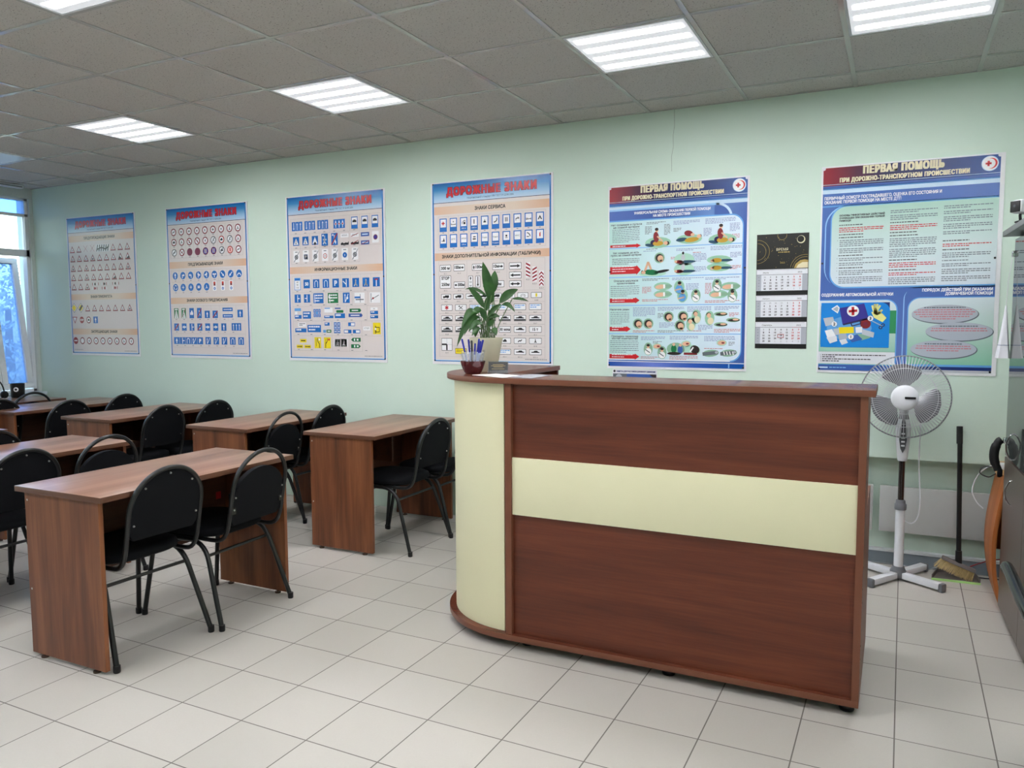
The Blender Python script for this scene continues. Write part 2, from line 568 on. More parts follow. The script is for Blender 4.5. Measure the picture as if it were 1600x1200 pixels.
# outside: ground and trees seen through the glass
struct(MB().box((-40, -30, -1.4), (-8.3, 25, -1.3)).build('ground', plain('outside_ground', (120, 128, 110), 0.9, var=0.2, scale=2)))
M_LEAFOUT = plain('tree_leaves', (168, 176, 156), 0.7, var=0.3, scale=4)
M_BARK = plain('tree_bark', (92, 76, 62), 0.9, var=0.2)
def tree(x, y, h, r, label, seed):
    rr = random.Random(seed)
    t = thing('tree', label, 'tree', (x, y, -1.3), rr.random() * 6, 'trees outside the window')
    MB().tube([(0, 0, 0), (0.05, 0.03, h * 0.35), (-0.03, 0.05, h * 0.75)], [0.13, 0.1, 0.05], 8).build('trunk', M_BARK, t)
    m = MB()
    for i in range(3200):
        while True:
            p = Vector((rr.uniform(-1, 1), rr.uniform(-1, 1), rr.uniform(-1, 1)))
            if 0.35 < p.length < 1: break
        q = Vector((p.x * r, p.y * r, h * 0.62 + p.z * h * 0.38))
        a = Vector((rr.uniform(-1, 1), rr.uniform(-1, 1), rr.uniform(-1, 1))).normalized()
        b = a.cross(Vector((0.3, 0.5, 0.81))).normalized()
        s = rr.uniform(0.045, 0.09)
        m.add([q, q + a * s + b * s * 0.45, q + a * s * 2, q + a * s - b * s * 0.45], [(0, 1, 2, 3)])
    m.build('crown', M_LEAFOUT, t, fix=False)
tree(-14.5, 1.6, 4.6, 1.5, 'leafy tree outside the window, nearer the wall corner', 1)
tree(-16.0, 4.6, 4.0, 1.7, 'leafy tree outside the window, farther behind the open sash', 2)
tree(-13.5, -1.6, 4.2, 1.5, 'leafy tree outside the window, behind the mug', 3)

# ================================================================== DESKS
def desk(x1, y0, y1, label, sticker=False):
    """x1: right edge of the top; y0..y1 along the wall direction"""
    L = y1 - y0
    t = thing('student_desk', label, 'desk', (x1 - 0.278, (y0 + y1) / 2, 0), 0, 'walnut student desks')
    h = L / 2
    b = MB().box((-0.278, -h, 0.726), (0.278, h, 0.75))
    o = b.build('desktop', [M_DESKTOP, M_EDGE], t, bevel=0.002)
    for p in o.data.polygons:
        if abs(p.normal.z) < 0.5: p.material_index = 1
    for s in (-1, 1):
        ya, yb = s * (h - 0.038), s * (h - 0.018)
        sd = MB().box((-0.238, ya, 0.016), (0.238, yb, 0.726))
        yo = yb + s * 0.0004
        for cx, cz in ((-0.222, 0.69), (-0.222, 0.30)):
            sd.lathe([(0.0, 0.0), (0.005, 0.0)], 8, (cx, yo if s > 0 else yo, cz), 1, axis='Y')
        so = sd.build('side_panel', [M_DESKSIDE, M_SCREW], t, fix=False)
        for cx in (-0.17, 0.17):
            MB().lathe([(0, 0), (0.016, 0), (0.016, 0.008), (0.006, 0.008), (0.006, 0.016), (0, 0.016)], 12, (cx, s * (h - 0.028), 0)).build('foot', plain('brown_foot', (70, 50, 38), 0.5), so)
    MB().box((-0.20, -h + 0.038, 0.30), (-0.182, h - 0.038, 0.726)).build('modesty_panel', M_DESKSHADE, t)
    MB().box((-0.182, -0.009, 0.50), (0.06, 0.009, 0.726)).build('divider', M_DESKSHADE, t)
    if sticker:
        MB().box((-0.1818, 0.452, 0.488), (-0.1808, 0.486, 0.526)).build('sticker', plain('red_sticker', (190, 30, 40), 0.5), t)['label'] = 'small red sticker'
    return t
desk(-2.823, -2.925, -1.815, 'front walnut desk nearest the viewer, bare top, two chairs tucked in', True)
desk(-2.815, -1.118, -0.12, 'walnut desk beside the curved cream end of the reception counter')
desk(-3.755, -1.21, -0.19, 'walnut desk standing under the informational signs poster')
desk(-5.003, -1.263, -0.19, 'walnut desk standing under the prohibition and blue sign poster')
desk(-6.12, -1.263, -0.16, 'walnut desk with bluish sheen under the warning triangle poster')
desk(-4.02, -2.97, -1.845, 'walnut desk directly behind the front desk, window light on its top')
desk(-5.20, -2.95, -1.86, 'walnut desk at the left edge of the photo, only a corner showing')
t = desk(-6.86, -1.65, -0.34, 'dark topped desk at the window carrying the black mug')
t.children[0].data = t.children[0].data.copy()

# ================================================================== CHAIRS
def arch_x(z): return 0.252 + (z - 0.47) * 0.205
def chair_proto(name, low):
    t = thing(name, '', 'chair', (0, 0, 0), 0, 'black padded classroom chairs')
    for s in (-1, 1):
        p = fillet([(-0.255, s * 0.235, 0.012), (-0.195, s * 0.205, 0.405), (0.125, s * 0.200, 0.405), (0.255, s * 0.240, 0.012)], 0.10, 7)
        lg = MB().tube(p, 0.0115, 10).build('leg_frame', M_BLACKTUBE, t)
        for q in (p[0], p[-1]):
            MB().lathe([(0, 0), (0.013, 0), (0.0145, 0.004), (0.0145, 0.03), (0, 0.03)], 12, (q[0], q[1], 0)).build('foot_cap', M_BLACKPL, lg)
    for x, z, y in ((0.142, 0.335, 0.207), (-0.205, 0.335, 0.209)):
        MB().tube([(x, -y, z), (x, y, z)], 0.008, 8).build('stretcher', M_BLACKTUBE, t)
    # back frame arch
    up = [(-0.14, 0.178, 0.412), (0.02, 0.180, 0.412), (0.15, 0.180, 0.408), (0.215, 0.180, 0.420), (arch_x(0.47), 0.180, 0.475), (arch_x(0.6), 0.180, 0.6)]
    A = [Vector(p) for p in up]
    for i in range(0, 17):
        a = PI * i / 16
        z = 0.655 + 0.172 * math.sin(a)
        A.append(Vector((arch_x(z), 0.18 * math.cos(a), z)))
    A += [Vector((p[0], -p[1], p[2])) for p in reversed(up)]
    MB().tube(spline(A, 3), 0.0105, 10).build('back_frame', M_BLACKTUBE, t)
    # seat cushion
    m = MB()
    N = 32
    def ring(k, z, sx=0.205, sy=0.2):
        out = []
        for i in range(N):
            a = 2 * PI * i / N
            c, s = math.cos(a), math.sin(a)
            e = 0.55
            out.append((-0.03 + sx * k * math.copysign(abs(c) ** e, c), sy * k * math.copysign(abs(s) ** e, s), z))
        return out
    rings = [ring(0.93, 0.415), ring(1.0, 0.424), ring(1.01, 0.440), ring(0.985, 0.454), ring(0.9, 0.464), ring(0.5, 0.469)]
    v = [p for r in rings for p in r]
    f = [(i * N + j, i * N + (j + 1) % N, (i + 1) * N + (j + 1) % N, (i + 1) * N + j) for i in range(len(rings) - 1) for j in range(N)]
    f += [tuple(reversed(range(N))), tuple(range((len(rings) - 1) * N, len(rings) * N))]
    m.add(v, f, 0, True).build('seat', M_BLACKFAB, t)
    # backrest: rounded board, padded toward the sitter
    dz = -0.052 if low else 0.0
    ol = [(-0.148, 0.532), (0.148, 0.532), (0.169, 0.56)]
    for i in range(0, 17):
        a = PI * i / 16
        ol.append((0.171 * math.cos(a), 0.655 + (0.145 if low else 0.165) * math.sin(a)))
    ol += [(-0.169, 0.56)]
    ol = [(y, z + dz) for y, z in ol]
    n = len(ol)
    zc = sum(z for _, z in ol) / n
    lay = [(1.0, 0.004), (1.0, -0.012), (0.985, -0.026), (0.90, -0.036)]
    v = []
    for k, dx in lay:
        v += [(arch_x(zc + (z - zc) * k) + dx, y * k, zc + (z - zc) * k) for y, z in ol]
    f = [tuple(range(n)), tuple(reversed(range((len(lay) - 1) * n, len(lay) * n)))]
    f += [(i * n + j, i * n + (j + 1) % n, (i + 1) * n + (j + 1) % n, (i + 1) * n + j) for i in range(len(lay) - 1) for j in range(n)]
    bo = MB().add(v, f).build('backrest', M_BLACKFAB, t, bevel=0.003)
    if low:
        dots = [(-0.160, 0.62), (-0.160, 0.56), (0.160, 0.62), (0.160, 0.56)]
    else:
        dots = [(-0.155, 0.60), (0.155, 0.60), (-0.116, 0.755), (0.116, 0.755), (0.0, 0.803)]
    for y, z in dots:
        MB().lathe([(0, 0), (0.005, 0), (0.004, 0.004), (0, 0.005)], 10, (arch_x(z) + 0.005, y, z), axis='X').build('screw', M_SCREW, bo)
    if low:
        for s in (-1, 1):
            MB().box((arch_x(0.57) - 0.012, s * 0.162 - 0.014, 0.54), (arch_x(0.57) + 0.004, s * 0.162 + 0.014, 0.64)).build('bracket', M_BLACKTUBE, bo)
    return t
CH = chair_proto('classroom_chair', False)
CL = chair_proto('classroom_chair', True)
used = set()
def chair(kind, ax, y, label, rz=0.0):
    """ax: x of the arch top; the seat faces -x"""
    src = CL if kind == 'L' else CH
    loc = (ax - 0.325, y, 0)
    if kind not in used:
        used.add(kind)
        src.location = loc; src.rotation_euler = (0, 0, rz); src['label'] = label
        return src
    return dup(src, loc, rz, label)
chair('H', -2.775, -2.615, 'black padded chair nearest the viewer, tucked under the front walnut desk', math.radians(-2))
chair('L', -2.735, -2.125, 'black chair with open arch above its low back, at the front desk', math.radians(2))
chair('H', -2.575, -0.765, 'black padded chair beside the curved cream end of the reception counter')
chair('H', -2.56, -0.30, 'black padded chair mostly hidden behind the reception counter, nearer the wall')
chair('L', -3.70, -0.905, 'black chair with open arch under the informational signs poster', math.radians(3))
chair('H', -3.70, -0.43, 'black round backed chair by the wall, left of the desk beside the reception')
chair('H', -4.82, -0.94, 'black round backed chair at the desk under the prohibition sign poster, nearer the aisle')
chair('H', -4.76, -0.515, 'black round backed chair at the desk under the prohibition sign poster, nearer the wall')
chair('H', -5.82, -1.0, 'black round backed chair at the bluish desk under the warning poster, nearer the aisle')
chair('H', -5.89, -0.46, 'black round backed chair at the bluish desk under the warning poster, nearer the wall')
chair('H', -3.78, -2.62, 'black padded chair at the left edge, behind the front desk')
chair('L', -3.83, -2.13, 'black chair with open arch directly behind the front desk, half hidden')
chair('L', -6.80, -0.68, 'black chair with open arch in front of the black mug at the window')
chair('H', -6.40, -1.20, 'black chair cut by the left edge below the window')
chair('H', -4.60, -2.30, 'black chair cut by the left edge beyond the second desk')

# ================================================================== RECEPTION COUNTER
def reception():
    RX, RY = -0.8, -1.8
    t = thing('reception_counter', 'mahogany reception counter with cream band and curved cream end', 'reception counter', (RX, RY, 0))
    o = Vector((RX, RY, 0))
    def put(mb, name, mat, par=t, **k):
        mb.v = [tuple(Vector(p) - o) for p in mb.v]
        return mb.build(name, mat, par, **k)
    def arc(r, n=24): return [(-1.53 + r * math.cos(a), -1.485 + r * math.sin(a)) for a in [-PI / 2 - PI / 2 * i / n for i in range(n + 1)]]
    FY = -1.955
    top = [(-0.06, FY)] + arc(0.47) + [(-2.0, -1.0), (-1.65, -1.0), (-1.65, -1.66), (-0.06, -1.66)]
    b = put(MB().prism(top, 1.176, 1.2), 'counter_top', [M_MAHOTOP, M_MAHOEDGE], bevel=0.002)
    for p in b.data.polygons:
        if abs(p.normal.z) < 0.5: p.material_index = 1
    base = [(-0.083, -1.945)] + arc(0.468) + [(-1.998, -1.0), (-1.65, -1.0), (-1.65, -1.25), (-0.083, -1.25)]  # unseen rear part extended to keep the floor below in shade
    b = put(MB().prism(base, 0.04, 0.066), 'base_plate', [M_MAHOTOP, M_MAHOEDGE], bevel=0.002)
    for p in b.data.polygons:
        if abs(p.normal.z) < 0.5: p.material_index = 1
    a1 = arc(0.435); a2 = arc(0.425)
    pan = a1 + [(-1.965, -1.02)] + [(-1.955, -1.02)] + list(reversed(a2))
    put(MB().prism(pan, 0.066, 1.176, smooth=True), 'curved_panel', M_CREAM, fix=True)['label'] = 'cream curved end panel'
    put(MB().box((-1.513, -1.945, 0.066), (-1.483, -1.66, 1.176)), 'upright_trim', M_MAHOEDGE)
    put(MB().box((-0.108, -1.66, 0.066), (-0.083, -1.25, 0.726)).box((-0.108, -1.945, 0.066), (-0.083, -1.66, 1.176)), 'end_panel', [M_MAHOEDGE])
    put(MB().box((-1.483, -1.925, 0.066), (-0.108, -1.909, 0.603)), 'lower_panel', M_MAHO)
    put(MB().box((-1.483, -1.925, 0.855), (-0.108, -1.909, 1.176)), 'upper_panel', M_MAHO)
    put(MB().box((-1.483, -1.936, 0.603), (-0.108, -1.909, 0.855)), 'cream_band', M_CREAM, bevel=0.0015)['label'] = 'cream horizontal band'
    put(MB().box((-1.965, -1.02, 0.066), (-1.66, -1.0, 1.176)), 'return_leg', M_MAHO)
    put(MB().box((-1.64, -1.905, 0.726), (-0.11, -1.25, 0.75)), 'inner_worktop', M_MAHOTOP)
    for x, y in ((-1.445, -1.86), (-0.797, -1.878), (-0.125, -1.878), (-1.83, -1.62), (-1.90, -1.1), (-0.125, -1.7), (-0.8, -1.7)):
        put(MB().lathe([(0, 0), (0.026, 0), (0.028, 0.006), (0.022, 0.012), (0.022, 0.04), (0, 0.04)], 16, (x, y, 0)), 'foot', M_BLACKPL)
    for z in (0.43, 0.48, 0.56, 0.96, 0.22, 0.27):
        put(MB().lathe([(0, 0), (0.004, 0), (0.004, 0.001), (0, 0.001)], 8, (-0.083, -1.93, z), axis='X'), 'cam_cap', M_BLACKPL)
reception()
# ================================================================== PRINTED SHEETS
_TXT = {}
GAP = 1.14
_tc = bpy.data.curves.new('lettering', 'FONT')
_tc.fill_mode = 'FRONT'; _tc.resolution_u = 3
_to = bpy.data.objects.new('lettering', _tc)
def glyphs(s, gap=1.0):
    """outline mesh of a string, cap height 1, left edge 0, baseline 0"""
    if (s, gap) not in _TXT:
        _tc.body = s; _tc.space_character = gap
        if _to.name not in COL.objects: COL.objects.link(_to)
        bpy.context.view_layer.update()
        me = bpy.data.meshes.new_from_object(_to.evaluated_get(bpy.context.evaluated_depsgraph_get()))
        v = [(p.co.x, p.co.y) for p in me.vertices]
        f = [tuple(p.vertices) for p in me.polygons]
        bpy.data.meshes.remove(me)
        x0 = min(p[0] for p in v); x1 = max(p[0] for p in v)
        k = 1 / 0.70
        _TXT[s, gap] = ([((a - x0) * k, b * k) for a, b in v], f, (x1 - x0) * k)
    return _TXT[s, gap]

PM = {}
def pm(key):
    c = dict(white=(238, 238, 240), cell=(220, 211, 209), line=(176, 166, 164), band=(222, 190, 160), black=(22, 22, 26), dark=(52, 48, 52), red=(196, 30, 40),
             dred=(150, 30, 44), wine=(120, 38, 70), blue=(14, 104, 188), edge=(30, 116, 190), navy=(22, 44, 110), royal=(58, 92, 164), sky=(140, 190, 232), pale=(196, 220, 240),
             green=(20, 112, 66), yellow=(236, 214, 30), mint=(190, 226, 212), ice=(206, 232, 240), grass=(150, 198, 172), skin=(226, 180, 150), hair=(44, 34, 34), cloth=(190, 150, 50),
             jeans=(40, 76, 100), maroon=(130, 36, 44), gold=(226, 216, 182), grey=(150, 152, 156), lgrey=(190, 194, 202), mid=(96, 104, 112), purple=(56, 50, 140), txt=(112, 122, 132),
             txtb=(140, 152, 190), txtr=(196, 120, 130), glove=(226, 222, 140), cyan=(20, 130, 214), fire=(206, 60, 40), ever=(50, 140, 90), wash=(170, 214, 196), redgrad=(150, 32, 44), plum=(92, 34, 62), ink=(44, 36, 80),
             pic=(24, 22, 20), brass=(176, 150, 84), offwhite=(222, 224, 230), calgrey=(176, 180, 190), lblue=(96, 160, 220), moss=(134, 176, 150), silver=(172, 180, 192), pink=(240, 200, 196))[key]
    if key not in PM: PM[key] = plain('print_' + key, c, 0.28, 0, 0.4, 0.015, 8)
    return PM[key]

EPS = 0.00022
class Sheet:
    """flat artwork in metres: u to the right, v down from the top-left corner; layers stack toward the room"""
    def __init__(s): s.v = []; s.f = []; s.mi = []; s.mats = []; s.keys = {}
    def m(s, key):
        if key not in s.keys:
            s.keys[key] = len(s.mats)
            s.mats.append(pm(key) if isinstance(key, str) else key)
        return s.keys[key]
    def raw(s, pts, faces, key, L):
        o = len(s.v)
        s.v += [(p[0], -L * EPS, -p[1]) for p in pts]
        mi = s.m(key)
        for f in faces: s.f.append(tuple(i + o for i in f)); s.mi.append(mi)
    def poly(s, pts, key, L=2): s.raw(pts, [tuple(range(len(pts)))], key, L)
    def rect(s, a, b, c, d, key, L=2): s.poly([(a, b), (a, d), (c, d), (c, b)], key, L)
    def rrect(s, a, b, c, d, r, key, L=2, corners=(1, 1, 1, 1)):
        P = []
        for k, (x, y, a0) in enumerate(((a, b, PI), (c, b, 1.5 * PI), (c, d, 0), (a, d, PI / 2))):
            if corners[k]:
                cx, cy = x + (r if k in (0, 3) else -r), y + (r if k in (0, 1) else -r)
                P += [(cx + r * math.cos(a0 + PI / 2 * i / 8), cy + r * math.sin(a0 + PI / 2 * i / 8)) for i in range(9)]
            else: P.append((x, y))
        s.poly(P, key, L)
    def disc(s, u, v, r, key, L=2, ry=None, n=20, rot=0.0):
        ry = ry or r
        c, q = math.cos(rot), math.sin(rot)
        P = []
        for i in range(n):
            x, y = r * math.cos(2 * PI * i / n), ry * math.sin(2 * PI * i / n)
            P.append((u + x * c - y * q, v + x * q + y * c))
        s.poly(P, key, L)
    def line(s, pts, w, key, L=3):
        for (a, b), (c, d) in zip(pts, pts[1:]):
            l = math.hypot(c - a, d - b) or 1
            nx, ny = -(d - b) / l * w / 2, (c - a) / l * w / 2
            s.poly([(a + nx, b + ny), (c + nx, d + ny), (c - nx, d - ny), (a - nx, b - ny)], key, L)
    def frame(s, a, b, c, d, w, key, L=3):
        s.rect(a, b, c, b + w, key, L); s.rect(a, d - w, c, d, key, L); s.rect(a, b + w, a + w, d - w, key, L); s.rect(c - w, b + w, c, d - w, key, L)
    def arrow(s, a, b, c, d, w, key, L=4, head=2.6):
        l = math.hypot(c - a, d - b); ux, uy = (c - a) / l, (d - b) / l
        h = min(w * head, l * 0.6)
        e, f = c - ux * h, d - uy * h
        s.line([(a, b), (e, f)], w, key, L)
        s.poly([(c, d), (e - uy * w * 1.3, f + ux * w * 1.3), (e + uy * w * 1.3, f - ux * w * 1.3)], key, L)
    def text(s, str_, u, v, h, key, L=4, width=None, align='l', bold=0.0, boldv=None, gap=1.0):
        """baseline v, cap height h"""
        P, F, w = glyphs(str_, gap)
        k = (width / w) if width else h
        W = w * k
        u0 = u - (W if align == 'r' else W / 2 if align == 'c' else 0)
        offs = [(0, 0)]
        if bold:
            bv = bold if boldv is None else boldv
            offs = [(dx, dy) for dx in (-bold, 0, bold) for dy in (-bv, bv)]
        for i, (dx, dy) in enumerate(offs):
            s.raw([(u0 + p[0] * k + dx, v - p[1] * h + dy) for p in P], F, key, L + i * 0.02)
    def greek(s, u0, v0, u1, n, dv, key, L=3, h=None, seed=1, last=0.6):
        """lines of small print too fine to read"""
        r = random.Random(seed * 77 + n)
        h = h or dv * 0.5
        for i in range(n):
            x, e = u0, (u1 if i < n - 1 else u0 + (u1 - u0) * last)
            while x < e - 0.003:
                w = min(e - x, r.uniform(0.006, 0.022))
                s.rect(x, v0 + i * dv, x + w, v0 + i * dv + h, key, L)
                x += w + 0.0032
    def build(s, name, parent):
        me = bpy.data.meshes.new(name)
        me.from_pydata(s.v, [], s.f)
        for m in s.mats: me.materials.append(m)
        me.polygons.foreach_set('material_index', s.mi)
        me.update()
        bad = [p.index for p in me.polygons if p.normal.y > 0]
        if bad:
            bm = bmesh.new(); bm.from_mesh(me); bm.faces.ensure_lookup_table()
            bmesh.ops.reverse_faces(bm, faces=[bm.faces[i] for i in bad]); bm.to_mesh(me); bm.free()
        o = bpy.data.objects.new(name, me); COL.objects.link(o); o.parent = parent
        o.location = (0, -0.0052, 0)
        return o

def mat_grad(name, stops, axis, a, b):
    """printed colour ramp along the sheet (object x or z)"""
    t = NT(name)
    v = t.coords(); sp = t.n('ShaderNodeSeparateXYZ'); t.l(v, sp.inputs[0])
    mr = t.n('ShaderNodeMapRange'); t.l(sp.outputs[axis], mr.inputs['Value'])
    mr.inputs['From Min'].default_value = a; mr.inputs['From Max'].default_value = b
    c = t.ramp(mr.outputs[0], [(p, lin(q)) for p, q in stops])
    t.bsdf(c, 0.26, 0, 0.45)
    return t.m
M_SKYGRAD = mat_grad('print_header_sky', [(0, (0, 92, 168)), (0.35, (60, 140, 200)), (0.75, (160, 200, 230)), (1, (196, 216, 232))], 2, -0.008, -0.148)
M_REDBLUE = mat_grad('print_header_redblue', [(0, (150, 30, 46)), (0.2, (84, 32, 58)), (0.36, (36, 32, 72)), (0.7, (22, 44, 104)), (1, (24, 74, 148))], 0, 0.01, 0.88)
M_BLUESWEEP = mat_grad('print_blue_sweep', [(0, (72, 104, 180)), (0.45, (56, 84, 156)), (0.75, (104, 140, 200)), (1, (60, 92, 166))], 0, 0.0, 0.88)
M_FOOTSWEEP = mat_grad('print_foot_sweep', [(0, (24, 76, 160)), (0.35, (110, 130, 210)), (0.65, (50, 90, 180)), (1, (20, 80, 160))], 0, 0.0, 0.88)
M_BANDGRAD = mat_grad('print_band_peach', [(0, (222, 184, 156)), (0.3, (224, 204, 186)), (0.7, (226, 208, 192)), (1, (222, 178, 146))], 0, 0.03, 0.95)
M_SIDEBLUE = mat_grad('print_side_blue', [(0, (74, 108, 178)), (0.5, (70, 102, 172)), (1, (92, 116, 182))], 2, -0.2, -1.1)
M_CELLMINT = mat_grad('print_mint_fade', [(0, (172, 207, 192)), (0.5, (206, 224, 224)), (1, (216, 226, 236))], 2, -0.23, -0.69)
M_CELLMINT2 = mat_grad('print_mint_fade_low', [(0, (214, 226, 232)), (0.5, (184, 212, 202)), (1, (136, 194, 166))], 2, -0.76, -1.13)
M_ICEROW = mat_grad('print_ice', [(0, (186, 222, 214)), (0.35, (202, 228, 234)), (1, (222, 236, 250))], 0, 0.0, 0.88)

def poster(label, u0, ztop, W, H):
    t = thing('wall_poster', label, 'poster', (u0, -0.0005, ztop), 0, 'training posters on the green wall')
    MB().box((0, -0.0045, -H), (W, 0, 0)).build('board', M_WHITE, t)
    return t
def screws(t, pts, dark=True):
    for u, v in pts:
        if dark:
            MB().lathe([(0, 0.0025), (0.005, 0.002), (0.006, 0), (0, 0)], 10, (u, -0.0066, -v), axis='Y').build('screw', M_BLACKPL, t)
        else:
            MB().lathe([(0, 0.003), (0.0035, 0.003), (0.0036, 0.0018), (0.0095, 0.0016), (0.0095, 0), (0, 0)], 14, (u, -0.0062, -v), axis='Y').build('grommet', M_WHITEPL, t)

# ---- sign drawing --------------------------------------------------
rs = random.Random(5)
def codes(S, u, v, w=0.02): S.rect(u - w / 2, v, u + w / 2, v + 0.004, 'mid', 2)
def blob(S, u, v, w, h, key='black', L=5):
    k = rs.randrange(6)
    if k == 0: S.rect(u - w * .4, v - h * .1, u + w * .4, v + h * .25, key, L); S.poly([(u - w * .2, v - h * .1), (u - w * .1, v - h * .35), (u + w * .2, v - h * .35), (u + w * .3, v - h * .1)], key, L)
    elif k == 1: S.arrow(u, v + h * .4, u, v - h * .4, w * .16, key, L)
    elif k == 2: S.line([(u - w * .3, v + h * .4), (u, v), (u - w * .05, v - h * .4)], w * .16, key, L); S.line([(u, v), (u + w * .3, v + h * .35)], w * .14, key, L)
    elif k == 3: S.disc(u, v - h * .3, h * .13, key, L, n=8); S.line([(u, v - h * .15), (u, v + h * .1), (u + w * .2, v + h * .42)], w * .18, key, L); S.line([(u, v + h * .1), (u - w * .2, v + h * .42)], w * .14, key, L)
    elif k == 4: S.line([(u - w * .4, v + h * .3), (u - w * .1, v - h * .1), (u + w * .1, v + h * .1), (u + w * .4, v - h * .3)], w * .17, key, L)
    else: S.rect(u - w * .08, v - h * .4, u + w * .08, v + h * .4, key, L); S.rect(u - w * .35, v - h * .08, u + w * .35, v + h * .08, key, L)
def tri(S, u, v, w, h, fill=None, slope=0):
    """warning triangle, centre of its box"""
    def T(k, key, L):
        S.poly([(u, v + h * .1 - h * .6 * k), (u - w * .5 * k, v + h * .1 + h * .4 * k), (u + w * .5 * k, v + h * .1 + h * .4 * k)], key, L)
    T(1.0, 'dark', 3); T(0.90, 'dred', 4); T(0.60, 'white', 5)
    if slope: S.poly([(u - w * .28, v + h * .34), (u + w * .28, v + h * .34), (u + slope * w * .22, v - h * .05)], 'black', 6)
    else: blob(S, u, v + h * .18, w * .34, h * .42, 'black', 6)
def ring(S, u, v, r, col='dred', inner='white', bar=0, glyph=True):
    S.disc(u, v, r, 'dark', 3); S.disc(u, v, r * .91, col, 4); S.disc(u, v, r * .72, inner, 5)
    if glyph: blob(S, u, v, r * 1.1, r * 1.0, 'black', 6)
    if bar: S.line([(u - r * .55, v - r * .55), (u + r * .55, v + r * .55)], r * .2, col, 7)
def bdisc(S, u, v, r, kind):
    S.disc(u, v, r * 1.05, 'white', 3); S.disc(u, v, r, 'blue', 4)
    w = r * .26
    if kind == 'up': S.arrow(u, v + r * .7, u, v - r * .75, w, 'white', 5)
    elif kind == 'r': S.line([(u - r * .2, v + r * .7), (u - r * .2, v - r * .1)], w, 'white', 5); S.arrow(u - r * .32, v - r * .1, u + r * .75, v - r * .1, w, 'white', 5)
    elif kind == 'l': S.line([(u + r * .2, v + r * .7), (u + r * .2, v - r * .1)], w, 'white', 5); S.arrow(u + r * .32, v - r * .1, u - r * .75, v - r * .1, w, 'white', 5)
    elif kind == 'ur': S.arrow(u - r * .1, v + r * .7, u - r * .1, v - r * .8, w, 'white', 5); S.arrow(u - r * .1, v, u + r * .75, v, w, 'white', 5)
    elif kind == 'ul': S.arrow(u + r * .1, v + r * .7, u + r * .1, v - r * .8, w, 'white', 5); S.arrow(u + r * .1, v, u - r * .75, v, w, 'white', 5)
    elif kind == 'lr': S.line([(u, v + r * .75), (u, v - r * .1)], w, 'white', 5); S.arrow(u, v - r * .1, u + r * .75, v - r * .1, w, 'white', 5); S.arrow(u, v - r * .1, u - r * .75, v - r * .1, w, 'white', 5)
    elif kind == 'dr': S.arrow(u - r * .5, v - r * .5, u + r * .6, v + r * .6, w, 'white', 5)
    elif kind == 'dl': S.arrow(u + r * .5, v - r * .5, u - r * .6, v + r * .6, w, 'white', 5)
    elif kind == 'arch': S.line([(u - r * .6, v + r * .5), (u - r * .3, v - r * .0), (u, v - r * .1), (u + r * .3, v), (u + r * .6, v + r * .5)], w, 'white', 5)
    elif kind == 'round':
        for k in range(3):
            a = k * 2.1; S.line([(u + r * .55 * math.cos(a + j * .35), v + r * .55 * math.sin(a + j * .35)) for j in range(5)], w * .8, 'white', 5)
    elif kind == '50': S.text('50', u, v + r * .3, r * .62, 'white', 5, align='c', bold=r * .05)
    else: blob(S, u, v, r * 1.2, r * 1.2, 'white', 5)
